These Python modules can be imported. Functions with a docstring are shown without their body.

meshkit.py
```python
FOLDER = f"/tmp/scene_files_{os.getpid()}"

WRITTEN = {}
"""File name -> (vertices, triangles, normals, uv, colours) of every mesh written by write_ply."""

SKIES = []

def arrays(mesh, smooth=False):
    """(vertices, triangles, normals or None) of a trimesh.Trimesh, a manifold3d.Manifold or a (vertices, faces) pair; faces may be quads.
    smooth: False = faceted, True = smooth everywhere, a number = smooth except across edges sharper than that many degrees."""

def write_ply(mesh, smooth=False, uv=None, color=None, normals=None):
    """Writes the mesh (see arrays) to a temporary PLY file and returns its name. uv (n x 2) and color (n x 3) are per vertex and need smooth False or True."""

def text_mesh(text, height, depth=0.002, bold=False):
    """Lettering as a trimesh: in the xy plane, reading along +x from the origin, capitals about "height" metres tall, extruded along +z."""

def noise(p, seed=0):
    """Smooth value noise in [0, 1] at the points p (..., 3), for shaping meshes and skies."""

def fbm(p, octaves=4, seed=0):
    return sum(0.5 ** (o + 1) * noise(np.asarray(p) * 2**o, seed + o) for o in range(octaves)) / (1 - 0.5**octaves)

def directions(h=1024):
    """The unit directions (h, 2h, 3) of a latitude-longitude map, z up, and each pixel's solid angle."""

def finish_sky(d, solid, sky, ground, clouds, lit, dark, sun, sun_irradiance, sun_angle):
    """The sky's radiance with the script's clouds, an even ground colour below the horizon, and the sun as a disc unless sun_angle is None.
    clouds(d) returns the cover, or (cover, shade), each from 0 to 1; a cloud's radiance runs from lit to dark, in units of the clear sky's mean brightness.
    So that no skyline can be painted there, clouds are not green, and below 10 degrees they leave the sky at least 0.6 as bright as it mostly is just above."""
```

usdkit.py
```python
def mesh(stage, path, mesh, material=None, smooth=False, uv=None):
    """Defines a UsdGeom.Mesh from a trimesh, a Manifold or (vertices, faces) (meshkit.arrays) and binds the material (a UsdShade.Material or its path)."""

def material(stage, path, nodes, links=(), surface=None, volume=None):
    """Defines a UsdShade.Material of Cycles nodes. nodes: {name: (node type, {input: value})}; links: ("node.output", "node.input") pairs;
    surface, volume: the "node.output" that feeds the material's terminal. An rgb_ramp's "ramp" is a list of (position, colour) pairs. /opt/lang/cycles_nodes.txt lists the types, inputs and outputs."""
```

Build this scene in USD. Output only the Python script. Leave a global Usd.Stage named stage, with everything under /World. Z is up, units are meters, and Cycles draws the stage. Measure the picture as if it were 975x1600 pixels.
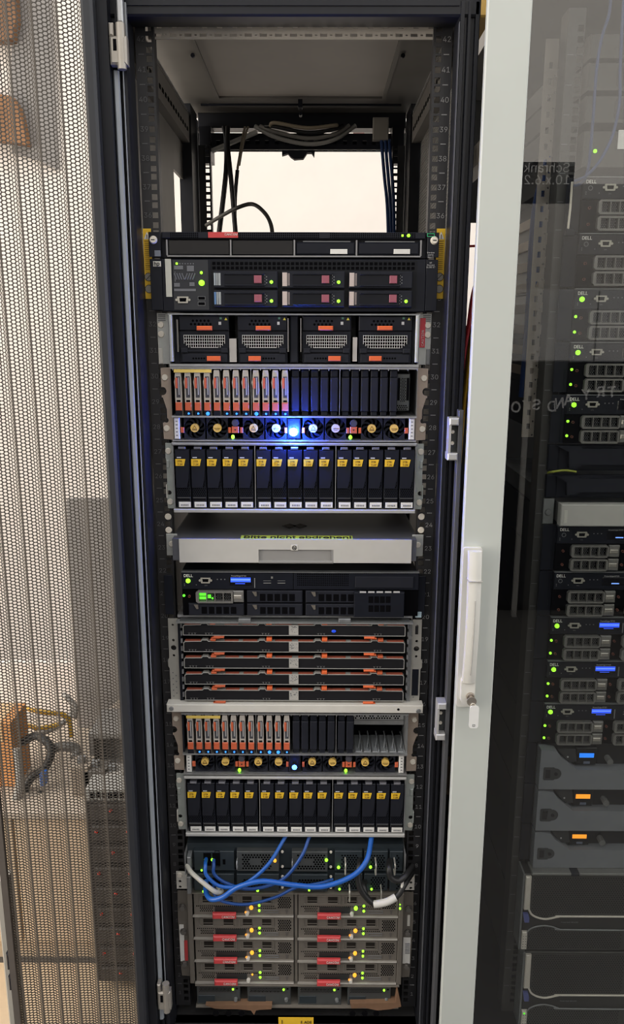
import math, random
import numpy as np, trimesh, usdkit, meshkit
from shapely.geometry import Polygon, Point, box as sbox
from shapely.ops import unary_union
from pxr import Usd, UsdGeom, UsdLux, Gf, Sdf, UsdShade

rng = random.Random(7)
stage = Usd.Stage.CreateInMemory()
UsdGeom.SetStageUpAxis(stage, 'Z')
UsdGeom.SetStageMetersPerUnit(stage, 1.0)
UsdGeom.Xform.Define(stage, '/World')

# ---------------------------------------------------------------- camera, lights, exposure
CX, CD, CZ = 0.0377, 1.41558, 1.39696
YAW, PITCH, ROLL, FPX = -0.00442, 0.22844, 0.00271, 1247.464
W_, H_ = 975, 1600
_cy, _sy, _cp, _sp = math.cos(YAW), math.sin(YAW), math.cos(PITCH), math.sin(PITCH)
_F = np.array([_sy * _cp, _cy * _cp, -_sp]); _R = np.array([_cy, -_sy, 0.0]); _U = np.cross(_R, _F)
_c, _s = math.cos(ROLL), math.sin(ROLL)
CAMR = np.array([_c * _R + _s * _U, -_s * _R + _c * _U, _F]); CAMC = np.array([CX, -CD, CZ])
cam = UsdGeom.Camera.Define(stage, '/World/camera')
cam.CreateHorizontalApertureAttr(24.0)
cam.CreateFocalLengthAttr(24.0 * FPX / W_)
cam.CreateClippingRangeAttr(Gf.Vec2f(0.02, 100))
m4 = np.eye(4); m4[0, :3] = CAMR[0]; m4[1, :3] = CAMR[1]; m4[2, :3] = -CAMR[2]; m4[3, :3] = CAMC
cam.AddTransformOp().Set(Gf.Matrix4d(*m4.ravel().tolist()))
cam.CreateExposureAttr(0.0)

dome = UsdLux.DomeLight.Define(stage, '/World/sky')
dome.CreateIntensityAttr(0.52); dome.CreateColorAttr(Gf.Vec3f(1.0, 0.985, 0.96))
def rect_light(name, loc, rot, w, h, inten, color):
    l = UsdLux.RectLight.Define(stage, '/World/' + name)
    l.CreateWidthAttr(w); l.CreateHeightAttr(h); l.CreateIntensityAttr(inten); l.CreateColorAttr(Gf.Vec3f(*color))
    l.AddTranslateOp().Set(Gf.Vec3d(*loc)); l.AddRotateXYZOp().Set(Gf.Vec3f(*rot))
rect_light('back_fill_light', (0.2, 0.95, 2.85), (-38, 0, 0), 2.6, 0.7, 1.45, (1.0, 0.93, 0.86))  # added unseen panel light that brightens the back wall
rect_light('side_fill_light', (-2.5, -0.75, 1.5), (0, -90, 32), 1.8, 1.3, 8.0, (1.0, 0.89, 0.75))  # added floating panel light that brightens the things behind the mesh door
rect_light('reflection_light', (1.75, -3.78, 2.90), (90, 0, 0), 2.0, 1.36, 1.15, (1.0, 0.93, 0.84))  # added panel light that gives the glass its pale reflected haze

def P(px, py, y=0.0):
    r = np.array([(px - 487.5) / FPX, (800 - py) / FPX, 1.0]) @ CAMR
    return CAMC + r * (y - CAMC[1]) / r[1]
def PX(px, py, x):
    r = np.array([(px - 487.5) / FPX, (800 - py) / FPX, 1.0]) @ CAMR
    return CAMC + r * (x - CAMC[0]) / r[0]
def PZh(px, py, z):
    r = np.array([(px - 487.5) / FPX, (800 - py) / FPX, 1.0]) @ CAMR
    return CAMC + r * (z - CAMC[2]) / r[2]
U = 0.04445

# ---------------------------------------------------------------- materials
LOOK = {}
def M(name, col, rough=0.5, metal=0.0, var=0.06, scale=30.0, emit=None, strength=0.0, spec=0.5, bump=0.0, coat=0.0):
    if name in LOOK: return LOOK[name]
    nodes = {'p': ('principled_bsdf', {'roughness': rough, 'metallic': metal, 'specular_ior_level': spec, 'coat_weight': coat})}
    links = []
    if emit is not None:
        nodes['p'][1].update({'base_color': col, 'emission_color': emit, 'emission_strength': strength})
    elif var > 0:
        c = np.array(col, float)
        nodes['t'] = ('texture_coordinate', {})
        nodes['n'] = ('noise_texture', {'scale': scale, 'detail': 4.0, 'roughness': 0.6})
        nodes['r'] = ('rgb_ramp', {'ramp': [(0.3, tuple(c * (1 - var))), (0.7, tuple(np.minimum(c * (1 + var), 1.0)))]})
        links += [('t.object', 'n.vector'), ('n.fac', 'r.fac'), ('r.color', 'p.base_color')]
        if bump > 0:
            nodes['b'] = ('bump', {'strength': bump, 'distance': 0.002}); links += [('n.fac', 'b.height'), ('b.normal', 'p.normal')]
    else:
        nodes['p'][1]['base_color'] = col
    LOOK[name] = usdkit.material(stage, '/World/Looks/' + name, nodes, links, surface='p.BSDF')
    return LOOK[name]
BLACK = M('black_powder_coat', (0.012, 0.0130, 0.0175), 0.42, var=0.1, scale=60, spec=.3)
RAILB = M('dark_grey_rail', (0.021, 0.021, 0.024), 0.5, var=0.1)
ROOF = M('dark_grey_roof', (0.21, 0.198, 0.182), 0.55, var=0.12, scale=6)
PLAS = M('black_plastic', (0.0115, 0.0130, 0.0195), 0.38, var=0.1, spec=.2)
PLASM = M('matt_black_plastic', (0.0150, 0.0165, 0.0240), 0.6, var=0.12, spec=.2)
GLOSSB = M('gloss_black', (0.008, 0.008, 0.010), 0.12, var=0.0)
HOLE = M('dark_opening', (0.003, 0.003, 0.004), 0.9, var=0.0, spec=.05)
ZINC = M('zinc_steel', (0.46, 0.47, 0.48), 0.42, 0.8, var=0.12, scale=40)
DZINC = M('dull_zinc', (0.26, 0.27, 0.28), 0.5, 0.6, var=0.15, scale=40)
CHROME = M('highlit_screw', (0.82, 0.77, 0.68), 0.3, 0.1, var=0.05)  # pale base colour stands in for highlights on domed heads
BEIGE = M('beige_steel', (0.44, 0.36, 0.30), 0.5, 0.2, var=0.08)
TAUPE = M('taupe_chassis', (0.160, 0.144, 0.126), 0.5, 0.25, var=0.07)
TAUPE2 = M('taupe_light', (0.225, 0.205, 0.18), 0.45, 0.3, var=0.06)
CREAM = M('cream_steel', (0.60, 0.585, 0.545), 0.5, 0.0, var=0.04)
GREYP = M('light_grey_plastic', (0.50, 0.49, 0.47), 0.45, var=0.03)
SSDG = M('pale_grey_carrier', (0.45, 0.42, 0.39), 0.45, 0.1, var=0.05)
WHITED = M('white_grey_door', (0.55, 0.58, 0.55), 0.4, var=0.02, scale=5)
HANDLE = M('off_white_handle', (0.70, 0.69, 0.65), 0.38, var=0.02)
ORANGE = M('orange_latch', (0.72, 0.13, 0.035), 0.45, var=0.06)
BRICK = M('orange_red_tip', (0.56, 0.115, 0.05), 0.45, var=0.06)
MAROON = M('maroon_button', (0.30, 0.085, 0.12), 0.4, var=0.05)
REDL = M('red_tag', (0.55, 0.055, 0.06), 0.4, var=0.05)
YEL = M('yellow_label', (0.80, 0.50, 0.03), 0.5, var=0.05)
YELP = M('pale_yellow_tape', (0.75, 0.55, 0.13), 0.5, var=0.05)
YGRN = M('lime_tape', (0.50, 0.62, 0.08), 0.5, var=0.04)
WHITEL = M('white_label', (0.70, 0.69, 0.67), 0.5, var=0.03)
INK = M('black_ink', (0.01, 0.01, 0.012), 0.6, var=0.0)
INKW = M('pale_print', (0.45, 0.45, 0.46), 0.6, var=0.0)
INKG = M('grey_print', (0.16, 0.165, 0.175), 0.6, var=0.0)
HUBY = M('yellow_fan_hub', (0.75, 0.50, 0.13), 0.45, var=0.04)
FAN = M('fan_blade', (0.014, 0.016, 0.026), 0.3, var=0.1, spec=.3)
EDGE_HL = M('highlight_grey', (0.33, 0.36, 0.40), 0.35, var=0.05)  # light grey of the painted highlights on the left post
TEAL = M('dark_teal_steel', (0.026, 0.036, 0.044), 0.5, 0.2, var=0.1)
TEAL2 = M('grey_teal_steel', (0.07, 0.076, 0.078), 0.5, 0.3, var=0.1)
SLATE = M('slate_bezel', (0.21, 0.222, 0.245), 0.5, 0.2, var=0.05)
IVORY = M('ivory_trim', (0.66, 0.61, 0.55), 0.45, 0.1, var=0.05)
BLUEC = M('blue_cable', (0.012, 0.10, 0.42), 0.38, var=0.05)
DBLUE = M('dark_blue_cable', (0.02, 0.05, 0.16), 0.4, var=0.05)
BLKC = M('black_cable', (0.014, 0.014, 0.015), 0.45, var=0.1)
GRYC = M('grey_cable', (0.36, 0.35, 0.33), 0.45, var=0.05)
TANC = M('tan_cable', (0.30, 0.25, 0.18), 0.5, var=0.05)
YELC = M('yellow_cable', (0.62, 0.36, 0.03), 0.45, var=0.1)
REDC = M('red_cable', (0.45, 0.02, 0.03), 0.45, var=0.05)
CARD = M('brown_cardboard', (0.19, 0.105, 0.060), 0.8, var=0.2, scale=20, bump=0.3)
WOOD = M('brown_wood', (0.20, 0.095, 0.04), 0.6, var=0.25, scale=12)
WALLW = M('white_plaster', (0.85, 0.79, 0.735), 0.8, var=0.02, scale=8, bump=0.05)
FLOORM = M('grey_floor', (0.09, 0.085, 0.08), 0.5, var=0.1, scale=8)
SHADOWB = M('shadow_grey', (0.27, 0.255, 0.245), 0.7, var=0.05)  # grey standing in for cast shadow on the wall
DESK = M('beige_laminate', (0.66, 0.52, 0.36), 0.5, var=0.04)
GRN = M('green_led', (0.1, 0.3, 0.02), emit=(0.30, 1.0, 0.03), strength=2.0)
GRND = M('dim_green_led', (0.1, 0.3, 0.02), emit=(0.12, 1.0, 0.04), strength=1.1)
AMB = M('amber_led', (0.4, 0.2, 0.02), emit=(1.0, 0.36, 0.025), strength=1.5)
BLU = M('blue_led', (0.02, 0.1, 0.5), emit=(0.03, 0.26, 1.0), strength=1.7)
BLUS = M('strong_blue_led', (0.02, 0.1, 0.5), emit=(0.02, 0.09, 1.0), strength=2600.0)
BLUM = M('middle_blue_led', (0.02, 0.1, 0.5), emit=(0.02, 0.09, 1.0), strength=22.0)
LCD = M('blue_screen', (0.02, 0.05, 0.3), emit=(0.03, 0.10, 1.0), strength=1.25)
LCDP = M('pale_blue_screen', (0.1, 0.2, 0.5), emit=(0.20, 0.38, 1.0), strength=1.1)
LCDO = M('orange_screen', (0.4, 0.15, 0.02), emit=(1.0, 0.30, 0.02), strength=1.5)
GLASS = usdkit.material(stage, '/World/Looks/door_glass', {
    't': ('transparent_bsdf', {'color': (0.88, 0.89, 0.88)}), 'g': ('glossy_bsdf', {'color': (1, 1, 1), 'roughness': 0.0}),
    'f': ('fresnel', {'IOR': 1.52}), 'm': ('mix_closure', {}), 'geo': ('geometry', {}), 'inv': ('math', {'math_type': 'subtract', 'value1': 1.0}), 'dbl': ('math', {'math_type': 'multiply', 'value2': 1.9}), 'one': ('math', {'math_type': 'multiply', 'use_clamp': True})},
    [('geo.backfacing', 'inv.value2'), ('f.fac', 'dbl.value1'), ('dbl.value', 'one.value1'), ('inv.value', 'one.value2'), ('one.value', 'm.fac'), ('t.BSDF', 'm.closure1'), ('g.BSDF', 'm.closure2')], surface='m.closure')

# ---------------------------------------------------------------- mesh builder
def xz(m):      # a shape drawn in xy and extruded along +z, stood up to face -y (front face at y = 0, depth behind the viewer side)
    m = m.copy(); v = m.vertices.copy(); m.vertices = np.stack([v[:, 0], -v[:, 2], v[:, 1]], 1); return m
_text = {}
def text(s, h, depth=0.0004, bold=False):
    k = (s, bold)
    if k not in _text: _text[k] = meshkit.text_mesh(s, 1.0, 1.0, bold)
    m = _text[k].copy(); m.vertices = m.vertices * [h, h, depth]; return m
def parts(g): return list(g.geoms) if hasattr(g, 'geoms') else [g]

class G:
    def __init__(s): s.v, s.f, s.n = [], [], 0
    def add(s, v, f):
        v = np.asarray(v, float); f = np.asarray(f, int)
        if f.shape[1] == 4: f = np.vstack([f[:, [0, 1, 2]], f[:, [0, 2, 3]]])
        s.v.append(v); s.f.append(f + s.n); s.n += len(v); return s
    def mesh(s, m, off=(0, 0, 0)): return s.add(np.asarray(m.vertices) + np.asarray(off), m.faces)
    def box(s, x0, x1, y0, y1, z0, z1, b=0.0):
        if x0 > x1: x0, x1 = x1, x0
        if y0 > y1: y0, y1 = y1, y0
        if z0 > z1: z0, z1 = z1, z0
        if b <= 0:
            v = [(x, y, z) for y in (y0, y1) for z in (z0, z1) for x in (x0, x1)]
            f = [(0, 1, 3, 2), (5, 4, 6, 7), (4, 0, 2, 6), (1, 5, 7, 3), (2, 3, 7, 6), (4, 5, 1, 0)]
        else:       # front edges (towards -y) chamfered
            r = lambda x0, x1, z0, z1, y: [(x0, y, z0), (x1, y, z0), (x1, y, z1), (x0, y, z1)]
            v = r(x0 + b, x1 - b, z0 + b, z1 - b, y0) + r(x0, x1, z0, z1, y0 + b) + r(x0, x1, z0, z1, y1)
            f = [(0, 1, 2, 3), (11, 10, 9, 8)]
            for k in (0, 4):
                for i in range(4):
                    j = (i + 1) % 4; f.append((k + i, k + i + 4, k + j + 4, k + j))
        return s.add(v, f)
    def frame(s, x0, x1, z0, z1, y0, y1, t, tz=None):
        tz = tz or t
        s.box(x0, x0 + t, y0, y1, z0, z1); s.box(x1 - t, x1, y0, y1, z0, z1)
        s.box(x0 + t, x1 - t, y0, y1, z0, z0 + tz); s.box(x0 + t, x1 - t, y0, y1, z1 - tz, z1); return s
    def poly(s, pts, y0, y1, holes=()):
        p = pts if isinstance(pts, (Polygon,)) or hasattr(pts, 'geoms') else Polygon(pts, holes)
        for q in parts(p):
            if q.area <= 1e-12: continue
            m = xz(trimesh.creation.extrude_polygon(q, y1 - y0, engine='earcut')); s.mesh(m, (0, y1, 0))
        return s
    def zpoly(s, pts, z0, z1):
        m = trimesh.creation.extrude_polygon(Polygon(pts), z1 - z0, engine='earcut'); return s.mesh(m, (0, 0, z0))
    def cyl(s, x, z, r, y0, y1, n=16, r1=None):
        a = np.arange(n) * 2 * math.pi / n; r1 = r if r1 is None else r1
        v = [(x + r1 * math.cos(t), y0, z + r1 * math.sin(t)) for t in a] + [(x + r * math.cos(t), y1, z + r * math.sin(t)) for t in a]
        v += [(x, y0, z), (x, y1, z)]
        f = []
        for i in range(n):
            j = (i + 1) % n
            f += [(i, n + i, n + j), (i, n + j, j), (2 * n, i, j), (2 * n + 1, n + j, n + i)]
        return s.add(v, f)
    def ring(s, x, z, r0, r1, y0, y1, n=16):
        return s.poly(Point(x, z).buffer(r1, n // 4).difference(Point(x, z).buffer(r0, n // 4)), y0, y1)
    def disc(s, x, z, r, y, n=6, sq=1.0):
        a = (np.arange(n) + 0.5) * 2 * math.pi / n
        v = [(x, y, z)] + [(x + r * math.cos(t), y, z + r * sq * math.sin(t)) for t in a]
        return s.add(v, [(0, 1 + i, 1 + (i + 1) % n) for i in range(n)])
    def sphere(s, x, y, z, r, sy=1.0, sz=1.0):
        m = trimesh.creation.icosphere(1 if r < .01 else 2, 1.0); return s.add(m.vertices * [r, r * sy, r * sz] + [x, y, z], m.faces)
    def tube(s, pts, r, sides=10, sub=8, close=True):
        p = np.asarray(pts, float)
        if len(p) > 2 and sub > 1:
            q = np.vstack([2 * p[0] - p[1], p, 2 * p[-1] - p[-2]]); out = []
            for i in range(1, len(q) - 2):
                for t in np.arange(sub) / sub:
                    a, b, c, d = q[i - 1], q[i], q[i + 1], q[i + 2]
                    out.append(0.5 * (2 * b + (c - a) * t + (2 * a - 5 * b + 4 * c - d) * t * t + (3 * b - a - 3 * c + d) * t ** 3))
            p = np.vstack(out + [p[-1]])
        t = np.gradient(p, axis=0); t /= np.linalg.norm(t, axis=1, keepdims=True) + 1e-12
        a = np.zeros_like(t); ref = np.array([1.0, 0.2, 0.1]); ref -= t[0] * (ref @ t[0]); ref /= np.linalg.norm(ref)
        for i in range(len(t)):
            ref = ref - t[i] * (ref @ t[i]); ref /= np.linalg.norm(ref) + 1e-12; a[i] = ref
        b = np.cross(t, a); an = np.arange(sides) * 2 * math.pi / sides
        v = (p[:, None] + r * (np.cos(an)[None, :, None] * a[:, None] + np.sin(an)[None, :, None] * b[:, None])).reshape(-1, 3)
        f = []
        for i in range(len(p) - 1):
            for j in range(sides):
                k = (j + 1) % sides; f.append((i * sides + j, i * sides + k, (i + 1) * sides + k, (i + 1) * sides + j))
        n = len(v); v = np.vstack([v, p[0], p[-1]])
        s.add(v, f)
        e = [(n, (j + 1) % sides, j) for j in range(sides)] + [(n + 1, n - sides + j, n - sides + (j + 1) % sides) for j in range(sides)]
        s.f.append(np.array(e) + s.n - len(v)); return s
    def text(s, str_, h, x, z, y, depth=0.0004, bold=False, align='l', maxw=None, mirror=False):
        m = xz(text(str_, h, depth, bold)); w = m.bounds[1, 0] - m.bounds[0, 0]
        if maxw and w > maxw: m.vertices[:, 0] *= maxw / w; w = maxw
        dx = x - m.bounds[0, 0] - (w / 2 if align == 'c' else w if align == 'r' else 0)
        return s.mesh(m, (dx, y, z))
    def vtext(s, str_, h, x, z, y, depth=0.0004, up=True):       # lettering that runs upwards
        m = xz(text(str_, h, depth)); v = m.vertices.copy(); m.vertices = np.stack([-v[:, 2] if up else v[:, 2], v[:, 1], v[:, 0] if up else -v[:, 0]], 1)
        return s.mesh(m, (x, y, z))
    def hexes(s, x0, x1, z0, z1, pitch, r, y, keep=None, sq=1.0):   # a field of small round openings
        dz = pitch * 0.866; k = 0; z = z0 + r
        while z <= z1 - r + 1e-9:
            x = x0 + r + (pitch / 2 if k % 2 else 0)
            while x <= x1 - r + 1e-9:
                if keep is None or keep(x, z): s.disc(x, z, r, y, 6, sq)
                x += pitch
            z += dz; k += 1
        return s
    def verts(s): return np.vstack(s.v)
    def out(s): return np.vstack(s.v), np.vstack(s.f)

USED = {}
def numbered(path):
    if path not in USED: USED[path] = 0; return path
    USED[path] += 1; return '%s_%03d' % (path, USED[path])
class Thing:
    def __init__(s, name, label, cat, group=None, loc=(0, 0, 0), kind=None):
        s.path = numbered('/World/' + name); s.loc = np.array(loc, float)
        x = UsdGeom.Xform.Define(stage, s.path); x.AddTranslateOp().Set(Gf.Vec3d(*map(float, loc))); s.prim = x.GetPrim()
        for k, v in (('label', label), ('category', cat), ('group', group), ('kind', kind)):
            if v: s.prim.SetCustomDataByKey(k, v)
    def part(s, name, g, mat, parent=None, label=None, smooth=False, kind=None):
        if not g.n: return None
        path = numbered((parent or s.path) + '/' + name); v, f = g.out()
        usdkit.mesh(stage, path, (v - s.loc, f), mat, smooth=smooth)
        p = stage.GetPrimAtPath(path)
        if label: p.SetCustomDataByKey('label', label)
        if kind: p.SetCustomDataByKey('kind', kind)
        return path
    def copy(s, loc, label, group=None):
        c = Thing.__new__(Thing); base = s.path.rsplit('/', 1)[1]
        c.path = numbered('/World/' + base); c.loc = np.array(loc, float)
        x = UsdGeom.Xform.Define(stage, c.path); c.prim = x.GetPrim()
        c.prim.GetReferences().AddInternalReference(Sdf.Path(s.path)); c.prim.SetInstanceable(True)
        x.GetPrim().GetAttribute('xformOp:translate').Set(Gf.Vec3d(*map(float, loc)))
        c.prim.SetCustomDataByKey('label', label)
        if group: c.prim.SetCustomDataByKey('group', group)
        return c
def single(name, g, mat, label=None, cat=None, group=None, smooth=False, kind=None):
    path = numbered('/World/' + name); v, f = g.out()
    lo, hi = v.min(0), v.max(0); loc = np.array([(lo[0] + hi[0]) / 2, (lo[1] + hi[1]) / 2, lo[2]])
    m = usdkit.mesh(stage, path, (v - loc, f), mat, smooth=smooth); m.AddTranslateOp().Set(Gf.Vec3d(*map(float, loc)))
    for k, val in (('label', label), ('category', cat), ('group', group), ('kind', kind)):
        if val: m.GetPrim().SetCustomDataByKey(k, val)
    return m
def Bp(g, px0, py0, px1, py1, y0, y1, b=0.0):       # a box whose front outline is measured in the photograph on the plane y0
    a, c = P(px0, py0, y0), P(px1, py1, y0)
    mx0, mx1 = P(px0, (py0 + py1) / 2, y0)[0], P(px1, (py0 + py1) / 2, y0)[0]
    return g.box(mx0, mx1, y0, y1, c[2], a[2], b)
ORD = ['first', 'second', 'third', 'fourth', 'fifth', 'sixth', 'seventh', 'eighth', 'ninth', 'tenth', 'eleventh', 'twelfth', 'thirteenth', 'fourteenth', 'fifteenth']
def screw(g, x, z, y, r=0.006):
    g.cyl(x, z, r, y - 0.0022, y, 14, r * 0.8); return g

# ---------------------------------------------------------------- the room
BACKY = 2.0
single('floor', G().box(-4, 4, -5, BACKY, -0.16, -0.11), FLOORM, kind='structure')
single('wall_back', G().box(-4, 4, BACKY, BACKY + 0.1, -0.11, 3.1), WALLW, kind='structure')
single('wall_left', G().box(-4.1, -4, -1.0, BACKY, -0.11, 3.1), WALLW, kind='structure')

# ---------------------------------------------------------------- left cabinet: posts, rails, roof, base
cab = Thing('server_cabinet', 'black server cabinet with open mesh door, filled with stacked servers and disk shelves', 'server cabinet', loc=(0, 0.3, -0.11))
def post_profile(s):        # the stepped front post, seen from above
    pts = [(.2545, -.050), (.2565, -.060), (.2620, -.060), (.2635, -.054), (.2665, -.054), (.2680, -.060), (.2715, -.060), (.2725, -.052), (.2785, -.052), (.2795, -.058), (.2845, -.058), (.2865, -.054), (.2870, -.01), (.2545, -.01)]
    return [(s * x, y) for x, y in (pts if s > 0 else pts[::-1])]
for s in (-1, 1):
    g = G().zpoly(post_profile(s), -0.11, 1.878); cab.part('front_post', g, BLACK)
g = G().box(.2546, .2556, -.0605, -.049, 0, 1.85); cab.part('post_highlight', g, M('edge_highlight', (.09, .095, .11), .35, var=.05))  # lighter strip paints a faint highlight on the right post
g = G().zpoly([(-.2770, -.064), (-.2745, -.067), (-.2690, -.066), (-.2675, -.0615), (-.2770, -.0610)], .02, 1.78); cab.part('highlight_strip', g, EDGE_HL, label='pale grey strip imitating a highlight along the left post')  # pale strip paints the highlight along the curved post edge
g = G().box(-.2625, -.2612, -.0625, -.060, .1, 1.80); cab.part('highlight_line', g, EDGE_HL)
g = G().box(-.2870, .2870, -.058, -.012, 1.858, 1.930, .003); g.box(-.254, .254, -.0600, -.058, 1.872, 1.912); cab.part('header_beam', g, BLACK)
# perforated strip under the header
strip = sbox(-.235, 1.8475, .245, 1.8700)
hl = [sbox(-.225 + k * .0243, 1.8512, -.225 + k * .0243 + .0115, 1.8560) for k in range(19)] + [sbox(-.209 + k * .0243, 1.8525, -.209 + k * .0243 + .004, 1.8548) for k in range(19)]
hl += [sbox(-.221 + k * .0243, 1.8632, -.221 + k * .0243 + .009, 1.8652) for k in range(19)]
g = G().poly(strip.difference(unary_union(hl)), .010, .0125); cab.part('perforated_strip', g, M('strip_metal', (.52, .48, .43), .5, var=.05))
# roof panel with a pressed field
g = G().box(-.285, .285, -.01, .80, 1.915, 1.925)
cab.part('roof_panel', g, ROOF)
rp = [(-.2, .035), (.2, .035), (.2, .60), (-.2, .60)]
g = G()
for (x0, x1, y0, y1) in ((-.196, -.188, .04, .605), (.188, .196, .04, .605), (-.188, .188, .597, .605)): g.box(x0, x1, y0, y1, 1.909, 1.9149)
cab.part('roof_rib', g, ROOF)
g = G().box(-.19, .19, .02, .59, 1.9125, 1.9149); cab.part('roof_field', g, M('roof_field_lit', (.44, .41, .375), .55, var=.08, scale=5))  # lighter copy of the roof grey, brightened to look better lit
g = G()
for s in (-1, 1): g.cyl(s * .205, 1.911, .004, .30, .306)
g.tube([(-.235, .625, 1.903), (.235, .625, 1.903)], .0028, 8, 1); cab.part('roof_rod', g, PLAS)
g = G().box(-.006, .004, .600, .628, 1.892, 1.9149); g.cyl(-.001, 1.888, .004, .640, .66, 10); cab.part('rod_clip', g, PLAS)
g = G().box(-.2595, .2595, .745, .795, 1.880, 1.9149, .002); cab.part('rear_roof_beam', g, BLACK)
for s in (-1, 1): g = G().box(s * .2250, s * .2545, .726, .79, 1.80, 1.8795); cab.part('corner_bracket', g, BLACK)
# mounting rails with square holes
def rail(x0, x1, z0, z1, y, hx, hs=.0095, n=42, side=1):
    hs2 = hs / 2; base = sbox(min(x0, x1), z0, max(x0, x1), z1); hol = []
    for u in range(n):
        for dz in (.00635, .02223, .0381): hol.append(sbox(hx - hs2, u * U + dz - hs2, hx + hs2, u * U + dz + hs2))
    return G().poly(base.difference(unary_union(hol)), y, y + .0022)
for s in (-1, 1):
    g = rail(s * .2262, s * .2540, -.01, 1.868, 0, s * .2325)
    g.box(s * .2262, s * .2240, .0, .022, -.01, 1.868); g.box(s * .2518, s * .2540, .0022, .05, -.01, 1.868)
    r = cab.part('mounting_rail', g, RAILB)
    g = G()
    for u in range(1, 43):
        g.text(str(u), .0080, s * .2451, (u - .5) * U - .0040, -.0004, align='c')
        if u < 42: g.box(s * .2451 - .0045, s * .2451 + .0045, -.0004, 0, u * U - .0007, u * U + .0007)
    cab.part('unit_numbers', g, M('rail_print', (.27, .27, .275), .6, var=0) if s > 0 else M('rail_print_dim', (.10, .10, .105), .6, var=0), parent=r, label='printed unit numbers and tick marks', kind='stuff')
    g = rail(s * .2262, s * .2540, -.01, 1.83, .70, s * .2325); g.box(s * .2262, s * .2240, .7, .722, -.01, 1.83); cab.part('rear_rail', g, RAILB)
    g = G().box(s * .2560, s * .2860, .60, .70, -.11, 1.90); cab.part('middle_post', g, BLACK)
    g = G().box(s * .2535, s * .2560, .703, .716, -.11, 1.86); cab.part('rail_edge', g, ZINC if s < 0 else DZINC)
    g = G().box(s * .2600, s * .2860, -.01, .62, 1.815, 1.880); g.box(s * .2590, s * .2600, .0, .60, 1.872, 1.8755); cab.part('side_beam', g, ROOF)
    g = G().box(s * .2580, s * .2600, .02, .58, 1.8765, 1.8795); cab.part('beam_edge', g, ZINC)
    g = G()
    for k in range(18): g.box(s * .2592, s * .2600, .05 + k * .03, .066 + k * .03, 1.835, 1.843)
    cab.part('beam_slots', g, HOLE)
    g = G().box(s * .2545, s * .2870, -.01, .80, -.11, -.01); cab.part('base_side', g, BLACK)
    g = G().box(s * .262, s * .285, .75, .80, -.11, 1.90); cab.part('rear_post', g, BLACK)
    yy = .47 if s < 0 else .13
    if s < 0: g = G().box(-.284, -.278, .4702, .62, 1.735, 1.815); cab.part('side_panel', g, ROOF)
    g = G().box(s * .278, s * .284, .02, yy, 1.56, 1.815); cab.part('side_panel', g, ROOF)
    g = G().box(s * .278, s * .284, .0, .62, -.10, 1.56); cab.part('side_panel', g, BLACK)
    if s > 0:
        g = G()
        for k in range(46):
            g.box(.280, .281, .14, .59, 1.815 - k * .0065 - .0018, 1.815 - k * .0065)
        for k in range(60): g.box(.280, .281, .14 + k * .0076, .1415 + k * .0076, 1.515, 1.815)
        cab.part('side_mesh', g, GRYC, kind='stuff', label='fine light mesh in the right side of the cabinet')
g = G().box(-.287, .287, -.058, .0, -.11, -.0350, .003); g.box(-.254, .254, -.02, .6, -.045, -.035); pl = cab.part('base_plinth', g, M('plinth_coat', (.030, .030, .032), .45, var=.1))
g = G()
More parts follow.
